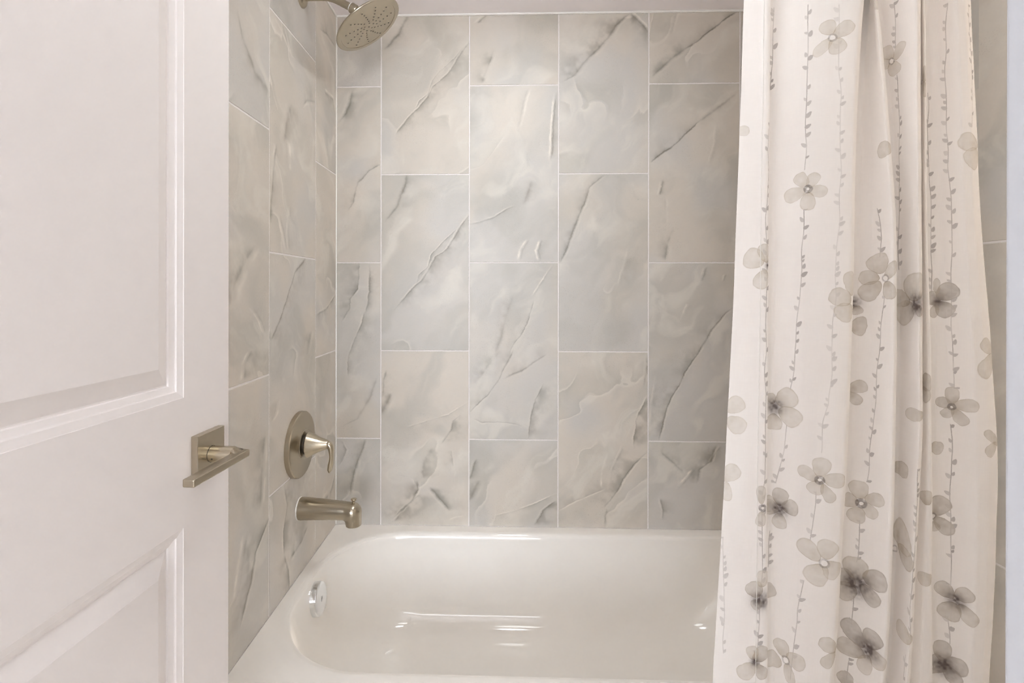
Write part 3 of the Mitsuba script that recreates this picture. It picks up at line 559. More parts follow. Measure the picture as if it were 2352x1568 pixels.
add("shower__washer", lathe([(0, 0), (0.0136, 0), (0.0136, 0.0022), (0, 0.0022)], p0, ax, 32), "white_plastic", 30)
add("shower__collar_nut", lathe([(0, 0.0), (0.0140, 0.0), (0.0146, 0.001), (0.0146, 0.0150), (0.0128, 0.0185), (0, 0.0190)], p0 + ax * 0.0022, ax, 32), "brushed_nickel", 30)
add("shower__ball_joint", lathe([(0.0125 * math.sin(t), -0.0125 * math.cos(t)) for t in np.linspace(0, math.pi, 20)], p0 + ax * 0.026, ax, 32), "nickel_bright", 40)
back = [(0, -0.034), (0.0135, -0.034), (0.0145, -0.026), (0.0175, -0.0215), (0.045, -0.0160), (0.075, -0.0118), (0.094, -0.0084), (0.1018, -0.0052), (0.1044, -0.0018), (0.1040, 0.0002), (0.1005, 0.0020), (0.0905, 0.0022), (0.0893, 0.0006), (0.086, 0.0010), (0, 0.0026)]
add("shower__head", lathe(back[::-1], HC, HN, 96), "brushed_nickel", 28)
MH = frame(HN, (0, 1, 0)); MH[:3, 3] = HC
noz = []
base_n = trimesh.creation.torus(0.0024, 0.0009, major_sections=10, minor_sections=6)
tip = trimesh.creation.cylinder(0.0023, 0.0024, sections=8)
spots = [(0.0, 0.0)]
for arm in range(11):
    a0 = 2 * math.pi * arm / 11
    for k, rr in enumerate((0.016, 0.027, 0.038, 0.050, 0.063, 0.076)):
        if k == 0 and arm % 2: continue
        a1 = a0 + 0.34 * (k - 2) * (1 if k < 3 else 0.45) * 0.35
        spots.append((rr * math.cos(a1), rr * math.sin(a1)))
rings_, tips_ = [], []
for u, v in spots:
    h = 0.0026 - 0.0014 * math.hypot(u, v) / 0.086
    q = base_n.copy(); q.apply_translation((u, v, h)); rings_.append(q)
    q = tip.copy(); q.apply_translation((u, v, h)); tips_.append(q)
rg, tp = cat(*rings_), cat(*tips_)
rg.apply_transform(MH); tp.apply_transform(MH)
add("shower__nozzle_rims", rg, "nickel_bright", 40); add("shower__nozzles", tp, "dark_rubber", 40)
tag("shower", "large round brushed nickel rain shower head on a short bent arm, upper left", "shower head")
tag("shower__washer", "thin white washer"); tag("shower__nozzle_rims", "rings round the spray nozzles", kind="stuff"); tag("shower__nozzles", "grey rubber spray nozzles", kind="stuff")

# ------------------------------------------------------------------ shower curtain
#CURTAIN-BEGIN
CURTAIN_LEVELS = [
    (1.7847, [(0.4429, 0.9438), (0.4562, 0.9406), (0.471, 0.936), (0.4794, 0.9313), (0.4872, 0.9329), (0.4905, 0.9438), (0.4937, 0.9592), (0.5106, 0.9608), (0.5307, 0.9453), (0.553, 0.9252), (0.5826, 0.9112), (0.6092, 0.9019), (0.6275, 0.8996), (0.6365, 0.905), (0.6541, 0.9344), (0.6718, 0.9654), (0.6867, 0.9639), (0.6722, 0.9453), (0.6609, 0.922), (0.65, 0.9081), (0.6583, 0.9112), (0.675, 0.9376), (0.6897, 0.9647), (0.7016, 0.9624), (0.7125, 0.9376), (0.7194, 0.9158), (0.7261, 0.9066), (0.7358, 0.9112), (0.7556, 0.9376), (0.7666, 0.9562), (0.7692, 0.9515), (0.7589, 0.9344), (0.759, 0.9313), (0.7644, 0.936), (0.7755, 0.9515), (0.7868, 0.9693), (0.8002, 0.9701), (0.8105, 0.9624), (0.8141, 0.9468), (0.8199, 0.9344), (0.8347, 0.9344), (0.8484, 0.9422), (0.8579, 0.9484), (0.8658, 0.9624), (0.8501, 0.967)]),
    (1.5402, [(0.4347, 0.9438), (0.4499, 0.9406), (0.4669, 0.936), (0.4775, 0.9313), (0.4854, 0.9329), (0.4886, 0.9438), (0.4918, 0.9592), (0.5088, 0.9608), (0.5259, 0.9453), (0.5457, 0.9252), (0.5724, 0.9112), (0.5966, 0.9019), (0.6131, 0.8996), (0.622, 0.905), (0.6392, 0.9344), (0.6564, 0.9654), (0.6713, 0.9639), (0.6751, 0.9453), (0.6754, 0.922), (0.6739, 0.9081), (0.6822, 0.9112), (0.6996, 0.9376), (0.7151, 0.9647), (0.7269, 0.9624), (0.7266, 0.9376), (0.7264, 0.9158), (0.7274, 0.9066), (0.7372, 0.9112), (0.757, 0.9376), (0.768, 0.9562), (0.7706, 0.9515), (0.7608, 0.9344), (0.7612, 0.9313), (0.7665, 0.936), (0.7776, 0.9515), (0.789, 0.9693), (0.8024, 0.9701), (0.8151, 0.9624), (0.8202, 0.9468), (0.8274, 0.9344), (0.8436, 0.9344), (0.8583, 0.9422), (0.8679, 0.9484), (0.8759, 0.9624), (0.8603, 0.967)]),
    (1.2956, [(0.4264, 0.9438), (0.4438, 0.9406), (0.4634, 0.936), (0.4765, 0.9313), (0.4843, 0.9329), (0.4876, 0.9438), (0.4908, 0.9592), (0.5077, 0.9608), (0.5244, 0.9453), (0.5437, 0.9252), (0.57, 0.9112), (0.5938, 0.9019), (0.6099, 0.8996), (0.6188, 0.905), (0.6358, 0.9344), (0.6529, 0.9654), (0.6679, 0.9639), (0.6802, 0.9453), (0.686, 0.922), (0.6887, 0.9081), (0.6971, 0.9112), (0.7149, 0.9376), (0.7308, 0.9647), (0.7426, 0.9624), (0.7364, 0.9376), (0.7323, 0.9158), (0.7303, 0.9066), (0.74, 0.9112), (0.7599, 0.9376), (0.771, 0.9562), (0.7735, 0.9515), (0.7646, 0.9344), (0.7656, 0.9313), (0.771, 0.936), (0.7822, 0.9515), (0.7936, 0.9693), (0.807, 0.9701), (0.8225, 0.9624), (0.8294, 0.9468), (0.8383, 0.9344), (0.8561, 0.9344), (0.8721, 0.9422), (0.8817, 0.9484), (0.8899, 0.9624), (0.8744, 0.967)]),
    (1.051, [(0.4158, 0.9438), (0.4361, 0.9406), (0.4591, 0.936), (0.4755, 0.9313), (0.4833, 0.9329), (0.4865, 0.9438), (0.4897, 0.9592), (0.5066, 0.9608), (0.5219, 0.9453), (0.5401, 0.9252), (0.565, 0.9112), (0.5877, 0.9019), (0.6029, 0.8996), (0.6118, 0.905), (0.6286, 0.9344), (0.6455, 0.9654), (0.6605, 0.9639), (0.6754, 0.9453), (0.6829, 0.922), (0.687, 0.9081), (0.6954, 0.9112), (0.7132, 0.9376), (0.729, 0.9647), (0.7408, 0.9624), (0.736, 0.9376), (0.7328, 0.9158), (0.7316, 0.9066), (0.7413, 0.9112), (0.7612, 0.9376), (0.7724, 0.9562), (0.7749, 0.9515), (0.7692, 0.9344), (0.7723, 0.9313), (0.7777, 0.936), (0.789, 0.9515), (0.8006, 0.9693), (0.8141, 0.9701), (0.8333, 0.9624), (0.8424, 0.9468), (0.8536, 0.9344), (0.8736, 0.9344), (0.8912, 0.9422), (0.901, 0.9484), (0.9095, 0.9624), (0.8941, 0.967)]),
    (0.888, [(0.4074, 0.9438), (0.4301, 0.9406), (0.4559, 0.936), (0.475, 0.9313), (0.4829, 0.9329), (0.4861, 0.9438), (0.4893, 0.9592), (0.5062, 0.9608), (0.5199, 0.9453), (0.5367, 0.9252), (0.5602, 0.9112), (0.5816, 0.9019), (0.5958, 0.8996), (0.6047, 0.905), (0.6212, 0.9344), (0.6378, 0.9654), (0.6529, 0.9639), (0.6704, 0.9453), (0.6796, 0.922), (0.6852, 0.9081), (0.6935, 0.9112), (0.7113, 0.9376), (0.7271, 0.9647), (0.7388, 0.9624), (0.7334, 0.9376), (0.7298, 0.9158), (0.7282, 0.9066), (0.738, 0.9112), (0.7578, 0.9376), (0.7689, 0.9562), (0.7714, 0.9515), (0.7685, 0.9344), (0.7735, 0.9313), (0.7789, 0.936), (0.7902, 0.9515), (0.8018, 0.9693), (0.8153, 0.9701), (0.8362, 0.9624), (0.8464, 0.9468), (0.8586, 0.9344), (0.8795, 0.9344), (0.8978, 0.9422), (0.9076, 0.9484), (0.9162, 0.9624), (0.9008, 0.967)]),
    (0.7249, [(0.399, 0.9438), (0.4246, 0.9406), (0.4537, 0.936), (0.4762, 0.9313), (0.484, 0.9329), (0.4873, 0.9438), (0.4904, 0.9592), (0.5074, 0.9608), (0.5188, 0.9453), (0.5336, 0.9252), (0.5549, 0.9112), (0.5744, 0.9019), (0.5872, 0.8996), (0.596, 0.905), (0.6123, 0.9344), (0.6286, 0.9654), (0.6436, 0.9639), (0.6632, 0.9453), (0.6737, 0.922), (0.6803, 0.9081), (0.6886, 0.9112), (0.7062, 0.9376), (0.7219, 0.9647), (0.7337, 0.9624), (0.727, 0.9376), (0.7227, 0.9158), (0.7204, 0.9066), (0.7301, 0.9112), (0.7497, 0.9376), (0.7606, 0.9562), (0.7632, 0.9515), (0.7655, 0.9344), (0.7739, 0.9313), (0.7793, 0.936), (0.7906, 0.9515), (0.8023, 0.9693), (0.8157, 0.9701), (0.8354, 0.9624), (0.8448, 0.9468), (0.8563, 0.9344), (0.8766, 0.9344), (0.8944, 0.9422), (0.9041, 0.9484), (0.9127, 0.9624), (0.8973, 0.967)]),
    (0.5065, [(0.3867, 0.9438), (0.4162, 0.9406), (0.4497, 0.936), (0.4766, 0.9313), (0.4845, 0.9329), (0.4877, 0.9438), (0.4909, 0.9592), (0.5079, 0.9608), (0.516, 0.9453), (0.5279, 0.9252), (0.5459, 0.9112), (0.5627, 0.9019), (0.5734, 0.8996), (0.5821, 0.905), (0.598, 0.9344), (0.6138, 0.9654), (0.6289, 0.9639), (0.6491, 0.9453), (0.6603, 0.922), (0.6672, 0.9081), (0.6756, 0.9112), (0.6928, 0.9376), (0.708, 0.9647), (0.7199, 0.9624), (0.7139, 0.9376), (0.7101, 0.9158), (0.7081, 0.9066), (0.7178, 0.9112), (0.737, 0.9376), (0.7477, 0.9562), (0.7503, 0.9515), (0.7613, 0.9344), (0.7752, 0.9313), (0.7806, 0.936), (0.792, 0.9515), (0.8036, 0.9693), (0.817, 0.9701), (0.8325, 0.9624), (0.8392, 0.9468), (0.848, 0.9344), (0.8658, 0.9344), (0.8818, 0.9422), (0.8915, 0.9484), (0.8999, 0.9624), (0.8844, 0.967)]),]
def curtain_grid(nz=150):
    """points (levels, columns, 3), u along the cloth, z; folds as plan sections at several heights"""
    from scipy.ndimage import gaussian_filter1d
    zs = [l[0] for l in CURTAIN_LEVELS]; secs = []
    ref = np.mean([np.array(l[1]) for l in CURTAIN_LEVELS], axis=0)
    seg = np.maximum(3, np.round(np.linalg.norm(np.diff(ref, axis=0), axis=1) / 0.0016)).astype(int)
    for z, pts in CURTAIN_LEVELS:
        p = np.array(pts); out = [p[:1]]
        for k, n in enumerate(seg): out.append(p[k] + (p[k + 1] - p[k]) * (np.arange(1, n + 1) / n)[:, None])
        secs.append(gaussian_filter1d(np.vstack(out), 1.7, axis=0, mode="nearest"))
    secs = np.array(secs)
    from scipy.interpolate import PchipInterpolator
    o = np.argsort(zs); Z = np.linspace(0.11, 1.935, nz)
    f = PchipInterpolator(np.array(zs)[o], secs[o], axis=0, extrapolate=True)
    G = f(np.clip(Z, 0.30, 1.92))
    P = np.concatenate([G, np.broadcast_to(Z[:, None, None], G.shape[:2] + (1,))], axis=2)
    u = np.concatenate([np.zeros((nz, 1)), np.cumsum(np.linalg.norm(np.diff(G, axis=1), axis=2), axis=1)], axis=1)
    # small drape wrinkles
    nn = meshkit.fbm(np.stack([u * 9 + Z[:, None] * 2.4, np.broadcast_to(Z[:, None] * 5, u.shape), np.zeros_like(u)], -1).reshape(-1, 3)).reshape(u.shape)
    P[:, :, 1] += (nn - np.mean(nn)) * 0.0055
    return P, u, Z
def grid_mesh(P, u, Z, a, b, lift=0.0):
    Q = P[:, a:b].copy(); Q[:, :, 1] -= lift
    nz, n = Q.shape[:2]; V = Q.reshape(-1, 3)
    uv = np.stack([u[:, a:b], np.broadcast_to(Z[:, None], (nz, n))], -1).reshape(-1, 2)
    i = (np.arange(nz - 1)[:, None] * n + np.arange(n - 1)[None]).reshape(-1)
    F = np.vstack([np.c_[i, i + 1, i + 1 + n], np.c_[i, i + 1 + n, i + n]])
    return trimesh.Trimesh(V, F, process=False), uv
HEM_U = 0.0516
#CURTAIN-END
P, u, Z = curtain_grid()
PETALS = [
    (0.172, 1.708, -0.424, 0.905, 0.0145, 0.0127, 0.1),
    (0.1951, 1.7007, 0.791, 0.612, 0.0186, 0.0129, 0.2),
    (0.1659, 1.6758, -0.711, -0.703, 0.0198, 0.0095, 0.05),
    (0.186, 1.6743, 0.46, -0.888, 0.0157, 0.0141, 0.15),
    (0.4531, 1.6823, -0.336, 0.942, 0.0157, 0.0107, 0.2),
    (0.4723, 1.6778, 0.587, 0.809, 0.0168, 0.0088, 0.2),
    (0.4583, 1.652, 0.355, -0.935, 0.0145, 0.0123, 0.25),
    (0.4447, 1.6662, -0.942, -0.335, 0.0089, 0.0102, 0.2),
    (0.1318, 1.4175, -0.925, -0.379, 0.0185, 0.0129, 0.12),
    (0.1423, 1.4414, -0.584, 0.812, 0.015, 0.0108, 0.15),
    (0.1589, 1.4394, 0.452, 0.892, 0.0145, 0.0101, 0.12),
    (0.1672, 1.4194, 0.977, -0.211, 0.0149, 0.0109, 0.15),
    (0.153, 1.4026, -0.023, -1.0, 0.017, 0.012, 0.15),
    (0.5876, 1.6331, 0.488, 0.873, 0.0156, 0.0126, 0.45),
    (0.5847, 1.6072, 0.56, -0.828, 0.0156, 0.0119, 0.45),
    (0.36, 1.4929, -0.999, 0.037, 0.0166, 0.0143, 0.3),
    (0.0051, 1.5355, 0.999, -0.044, 0.0125, 0.0095, 0.1),
    (0.3776, 1.7486, -0.971, -0.24, 0.0147, 0.0087, 0.3),
    (0.7082, 1.5098, -0.989, 0.148, 0.024, 0.0162, 0.15),
    (0.7159, 1.4831, -0.746, -0.666, 0.0207, 0.0199, 0.1),
    (0.0333, 1.2987, -0.91, 0.415, 0.0185, 0.019, 0.15),
    (0.0505, 1.309, -0.252, 0.968, 0.0181, 0.0114, 0.3),
    (0.0472, 1.2615, -0.391, -0.92, 0.0181, 0.0134, 0.2),
    (0.2094, 1.2287, -0.92, 0.392, 0.0197, 0.0156, 0.25),
    (0.2174, 1.2039, -0.663, -0.748, 0.0168, 0.0175, 0.22),
    (0.2252, 1.2534, -0.187, 0.982, 0.0226, 0.0124, 0.2),
    (0.3146, 1.2045, 0.396, -0.918, 0.0091, 0.0094, 0.5),
    (0.3182, 1.1748, 0.993, -0.116, 0.0137, 0.0177, 0.45),
    (0.3479, 1.2899, -0.432, 0.902, 0.0194, 0.0197, 0.35),
    (0.3326, 1.2647, -1.0, 0.028, 0.0178, 0.0136, 0.35),
    (0.336, 1.2415, -0.753, -0.658, 0.0228, 0.0162, 0.35),
    (0.3682, 1.2421, 0.282, -0.959, 0.017, 0.0123, 0.4),
    (0.3712, 1.2767, 0.575, 0.818, 0.0193, 0.0101, 0.35),
    (0.5001, 1.2473, -0.183, 0.983, 0.0257, 0.0312, 0.22),
    (0.4625, 1.226, -0.975, 0.223, 0.0282, 0.0154, 0.28),
    (0.4768, 1.2018, -0.917, -0.399, 0.0275, 0.0224, 0.22),
    (0.5126, 1.2065, 0.44, -0.898, 0.0121, 0.0087, 0.6),
    (0.6767, 1.2382, 0.726, 0.687, 0.0186, 0.0162, 0.75),
    (0.6725, 1.2066, 0.664, -0.748, 0.0162, 0.0142, 0.75),
    (0.655, 1.2259, -0.851, 0.525, 0.0143, 0.0129, 0.6),
    (0.6576, 1.2028, -0.302, -0.953, 0.0133, 0.008, 0.5),
    (0.6617, 1.249, -0.028, 1.0, 0.0157, 0.0053, 0.5),
    (0.1321, 1.041, 0.829, 0.56, 0.0197, 0.0183, 0.22),
    (0.1394, 1.0102, 0.836, -0.549, 0.0209, 0.0176, 0.2),
    (0.1125, 0.9948, -0.093, -0.996, 0.0151, 0.0154, 0.25),
    (0.1068, 1.038, -0.415, 0.91, 0.0109, 0.0082, 0.3),
    (0.3222, 1.0599, 0.926, 0.377, 0.0173, 0.0116, 0.45),
    (0.3195, 1.0388, 0.728, -0.685, 0.0144, 0.0101, 0.45),
    (0.5067, 1.0195, -0.997, -0.074, 0.0265, 0.0116, 0.3),
    (0.5906, 1.0723, 0.891, 0.453, 0.0182, 0.0164, 0.45),
    (0.5896, 1.0513, 0.864, -0.504, 0.0167, 0.0141, 0.45),
    (0.6745, 1.0306, -0.891, 0.454, 0.0137, 0.0095, 0.6),
    (0.6854, 1.0454, 0.0, 1.0, 0.017, 0.0107, 0.5),
    (0.7048, 1.0309, 0.994, 0.108, 0.0196, 0.0116, 0.35),
    (0.697, 1.0082, 0.585, -0.811, 0.0174, 0.0101, 0.45),
    (0.6814, 1.0149, -0.623, -0.782, 0.0126, 0.0088, 0.5),
    (0.0111, 1.0283, 0.785, 0.62, 0.018, 0.0156, 0.05),
    (0.0155, 0.9936, 0.792, -0.61, 0.0186, 0.0156, 0.05),
    (0.745, 1.1386, -0.877, 0.481, 0.0209, 0.0135, 0.25),
    (0.7459, 1.1058, -0.798, -0.603, 0.0292, 0.0177, 0.25),
    (0.6651, 0.9457, 0.975, -0.221, 0.0119, 0.0123, 0.5),
    (0.7572, 0.9719, -0.85, 0.526, 0.0282, 0.0091, 0.4),
    (0.7526, 0.9542, -0.837, -0.548, 0.0179, 0.0114, 0.35),
    (0.1938, 0.9266, 0.112, 0.994, 0.0172, 0.0143, 0.2),
    (0.1752, 0.9116, -0.872, 0.49, 0.0194, 0.0103, 0.25),
    (0.2152, 0.9066, 1.0, -0.02, 0.0187, 0.0131, 0.2),
    (0.2058, 0.8821, 0.493, -0.87, 0.0177, 0.0095, 0.25),
    (0.1883, 0.8903, -0.463, -0.886, 0.0141, 0.013, 0.22),
    (0.0652, 0.8673, -0.086, 0.996, 0.0172, 0.0088, 0.35),
    (0.1133, 0.8378, 0.849, 0.528, 0.0152, 0.0161, 0.25),
    (0.067, 0.8229, -0.131, -0.991, 0.0141, 0.0095, 0.35),
    (0.1325, 0.8563, 0.058, 0.998, 0.0172, 0.0136, 0.55),
    (0.15, 0.8423, 0.983, 0.183, 0.0139, 0.0145, 0.6),
    (0.1346, 0.8111, 0.0, -1.0, 0.0148, 0.0129, 0.3),
    (0.1165, 0.8322, -0.975, 0.221, 0.0156, 0.0145, 0.22),
    (0.3348, 0.8707, -0.173, 0.985, 0.0172, 0.0156, 0.3),
    (0.3601, 0.8609, 0.953, 0.302, 0.0175, 0.0117, 0.35),
    (0.3225, 0.8474, -0.957, 0.291, 0.0139, 0.0131, 0.4),
    (0.3338, 0.8238, -0.396, -0.918, 0.0159, 0.0143, 0.38),
    (0.3532, 0.8388, 0.768, -0.64, 0.0158, 0.0117, 0.35),
    (0.0091, 0.9021, 0.753, 0.658, 0.0195, 0.0151, 0.08),
    (0.0055, 0.8689, 0.158, -0.987, 0.0178, 0.0088, 0.08),
    (0.4752, 0.9113, 1.0, -0.012, 0.0225, 0.0145, 0.35),
    (0.6016, 0.8636, -0.415, 0.91, 0.0132, 0.0146, 0.35),
    (0.6724, 0.8363, 0.481, 0.877, 0.0202, 0.017, 0.6),
    (0.6804, 0.8016, 0.733, -0.681, 0.0213, 0.0123, 0.6),
    (0.6634, 0.798, -0.042, -0.999, 0.0092, 0.0132, 0.5),
    (0.4887, 0.7879, 0.795, 0.606, 0.0247, 0.0329, 0.2),
    (0.5003, 0.7594, 0.903, -0.429, 0.0274, 0.0169, 0.35),
    (0.1852, 0.7751, -0.739, 0.674, 0.0225, 0.0144, 0.2),
    (0.2116, 0.7827, 0.202, 0.979, 0.0178, 0.0163, 0.15),
    (0.1984, 0.7362, -0.584, -0.812, 0.0208, 0.0184, 0.18),
    (0.2206, 0.7496, 0.793, -0.61, 0.0158, 0.0172, 0.25),
    (0.3375, 0.7246, -0.046, 0.999, 0.0209, 0.0204, 0.35),
    (0.323, 0.7021, -0.853, 0.522, 0.0182, 0.0158, 0.45),
    (0.3255, 0.6794, -0.864, -0.503, 0.0176, 0.0179, 0.35),
    (0.3687, 0.7178, 0.977, 0.215, 0.0211, 0.0187, 0.65),
    (0.3621, 0.6868, 0.762, -0.647, 0.0201, 0.0144, 0.6),
    (0.0627, 0.6928, -0.507, 0.862, 0.0153, 0.015, 0.4),
    (0.0756, 0.7134, 0.081, 0.997, 0.016, 0.0115, 0.25),
    (0.12, 0.6752, 0.714, 0.7, 0.0144, 0.0148, 0.45),
    (0.068, 0.6662, -0.762, -0.647, 0.0097, 0.0103, 0.3),
    (0.6894, 0.6807, -0.718, 0.696, 0.0177, 0.013, 0.6),
    (0.7163, 0.6818, 0.806, 0.592, 0.0158, 0.0131, 0.5),
    (0.699, 0.6447, -0.541, -0.841, 0.019, 0.0171, 0.5),
    (0.7235, 0.6482, 0.608, -0.794, 0.0201, 0.0123, 0.4),
    (0.61, 0.7166, -0.976, -0.217, 0.0157, 0.0124, 0.3),
    (0.5102, 0.6265, -0.999, 0.051, 0.0253, 0.016, 0.15),
    (0.3413, 0.6072, -0.633, 0.774, 0.0256, 0.0151, 0.75),
    (0.3708, 0.6107, 0.319, 0.948, 0.0178, 0.017, 0.7),
    (0.3391, 0.5766, -0.994, 0.11, 0.0235, 0.0159, 0.5),
    (0.363, 0.5615, -0.222, -0.975, 0.019, 0.0122, 0.3),
    (0.3814, 0.5813, 0.66, -0.751, 0.0171, 0.0144, 0.3),
    (0.151, 0.5778, -0.318, 0.948, 0.0166, 0.0143, 0.3),
    (0.1369, 0.5485, -0.993, 0.118, 0.0169, 0.0159, 0.25),
    (0.1757, 0.5687, 0.992, -0.126, 0.0163, 0.0145, 0.25),
    (0.1666, 0.5404, 0.233, -0.972, 0.0184, 0.0095, 0.3),
    (0.0663, 0.5758, -0.198, 0.98, 0.0135, 0.0109, 0.3),
    (0.0802, 0.5745, 0.645, 0.764, 0.0171, 0.013, 0.6),
    (0.0581, 0.5423, -0.674, -0.739, 0.0183, 0.0144, 0.2),
    (0.0823, 0.5439, 0.562, -0.827, 0.0153, 0.0116, 0.5),
    (0.2254, 0.6147, -0.847, 0.531, 0.0182, 0.0124, 0.3),
    (0.2271, 0.5905, -0.635, -0.772, 0.0177, 0.0103, 0.3),
    (0.6904, 0.5649, -0.077, 0.997, 0.0197, 0.0143, 0.6),
    (0.6842, 0.5378, -0.969, 0.247, 0.0169, 0.018, 0.6),
    (0.7119, 0.548, 1.0, -0.0, 0.0169, 0.0152, 0.65),
    (0.7062, 0.5269, 0.7, -0.714, 0.0158, 0.0137, 0.7),
    (0.336, 0.516, -0.426, 0.905, 0.0153, 0.0123, 0.6),]
CENTRES = [
    (0.1795, 1.6891, 0.0073, 0),
    (0.4558, 1.6657, 0.0066, 0),
    (0.1527, 1.4245, 0.0073, 2),
    (0.5689, 1.6241, 0.0046, 0),
    (0.0581, 1.2872, 0.0046, 1),
    (0.3087, 1.2181, 0.0086, 1),
    (0.3612, 1.2633, 0.0073, 0),
    (0.5059, 1.2165, 0.0146, 1),
    (0.6626, 1.2205, 0.0066, 1),
    (0.1134, 1.0236, 0.0113, 1),
    (0.6861, 1.0244, 0.0066, 2),
    (0.1931, 0.9036, 0.0081, 2),
    (0.0685, 0.8429, 0.0074, 2),
    (0.133, 0.8324, 0.0114, 1),
    (0.3399, 0.8463, 0.0094, 2),
    (0.6632, 0.8173, 0.0067, 0),
    (0.4682, 0.7584, 0.0067, 0),
    (0.2086, 0.7574, 0.0088, 0),
    (0.3401, 0.6965, 0.0175, 1),
    (0.0749, 0.674, 0.0121, 1),
    (0.7068, 0.6666, 0.0101, 1),
    (0.3662, 0.5893, 0.0128, 1),
    (0.1595, 0.5605, 0.0081, 0),
    (0.0704, 0.5595, 0.0054, 1),
    (0.693, 0.5376, 0.0141, 1),]
VINES = [
    (0.55, [((0.5682), (0.0161)), ((0.6489), (0.0122)), ((0.7847), (0.0046))]),
    (0.9, [((0.5397), (0.0729)), ((0.6074), (0.0734)), ((0.6349), (0.0748)), ((0.7566), (0.0717)), ((0.8322), (0.068)), ((0.8907), (0.0693)), ((0.9489), (0.0661)), ((1.0157), (0.0634)), ((1.0954), (0.06)), ((1.2146), (0.0562)), ((1.326), (0.0534)), ((1.3737), (0.0508)), ((1.4551), (0.0519)), ((1.5347), (0.0508)), ((1.6238), (0.0822)), ((1.6779), (0.0846)), ((1.7729), (0.0831))]),
    (0.8, [((1.4593), (0.1479)), ((1.5184), (0.1448)), ((1.5836), (0.1436)), ((1.6612), (0.1424)), ((1.7589), (0.1408))]),
    (0.85, [((1.0585), (0.1386)), ((1.0868), (0.1401)), ((1.1471), (0.1431)), ((1.1997), (0.1435)), ((1.2782), (0.1456)), ((1.3436), (0.1483)), ((1.3887), (0.147))]),
    (0.7, [((0.8795), (0.1244)), ((0.923), (0.1313)), ((0.9423), (0.133)), ((0.9932), (0.1346))]),
    (0.75, [((0.7195), (0.1178)), ((0.7414), (0.1185)), ((0.7879), (0.1205))]),
    (0.42, [((0.9522), (0.192)), ((1.0083), (0.1927)), ((1.04), (0.1995)), ((1.0785), (0.1989)), ((1.1249), (0.1999)), ((1.1887), (0.1995)), ((1.2696), (0.1994)), ((1.3564), (0.2016)), ((1.4476), (0.2012)), ((1.5241), (0.1971)), ((1.626), (0.1915)), ((1.7471), (0.1869))]),
    (0.6, [((0.7931), (0.1852)), ((0.8192), (0.1872)), ((0.8817), (0.1879))]),
    (0.7, [((0.5308), (0.1696)), ((0.5902), (0.1713)), ((0.6596), (0.174)), ((0.7191), (0.1817))]),
    (0.8, [((1.3022), (0.3484)), ((1.3376), (0.3509)), ((1.3598), (0.3489)), ((1.3913), (0.3431))]),
    (0.85, [((0.8882), (0.3466)), ((0.9388), (0.3494)), ((0.9884), (0.3515)), ((1.0418), (0.3528)), ((1.0897), (0.3522)), ((1.14), (0.3534)), ((1.1877), (0.3571)), ((1.2318), (0.3588))]),
    (0.85, [((0.7369), (0.3373)), ((0.749), (0.3393)), ((0.8145), (0.3391))]),
    (0.8, [((0.6205), (0.3379)), ((0.6753), (0.3394))]),
    (0.8, [((0.5157), (0.3381)), ((0.5584), (0.3396))]),
    (0.9, [((1.6861), (0.467)), ((1.6981), (0.468)), ((1.7679), (0.4788))]),
    (0.9, [((1.2796), (0.4537)), ((1.3204), (0.4519)), ((1.3634), (0.4523)), ((1.4325), (0.4532)), ((1.5109), (0.4589)), ((1.5889), (0.4612)), ((1.6373), (0.4616))]),
    (0.9, [((1.2306), (0.6523)), ((1.329), (0.6511)), ((1.3866), (0.6499)), ((1.4602), (0.6448)), ((1.542), (0.6401)), ((1.6132), (0.6392))]),
    (0.8, [((0.6263), (0.5274)), ((0.6706), (0.5263)), ((0.7574), (0.5258)), ((0.8247), (0.527)), ((0.9263), (0.5224))]),
    (0.6, [((0.5481), (0.5203)), ((0.5942), (0.5217))]),
    (0.75, [((1.0593), (0.6865)), ((1.0789), (0.6865)), ((1.1378), (0.6833)), ((1.1994), (0.6844)), ((1.2792), (0.6834)), ((1.3458), (0.6816)), ((1.4044), (0.6798)), ((1.4469), (0.6764)), ((1.4715), (0.6726)), ((1.538), (0.6689)), ((1.5856), (0.6675)), ((1.6551), (0.669)), ((1.6788), (0.6721)), ((1.7697), (0.6868))]),
    (0.9, [((0.6921), (0.6978)), ((0.7747), (0.6945)), ((0.8562), (0.6901)), ((0.9327), (0.6892)), ((0.941), (0.6895)), ((0.9922), (0.6871))]),
    (0.8, [((0.5812), (0.6997)), ((0.6334), (0.6981))]),
    (0.8, [((1.537), (0.7079)), ((1.5853), (0.7124)), ((1.6524), (0.7191)), ((1.7049), (0.7215)), ((1.7633), (0.7292))]),]

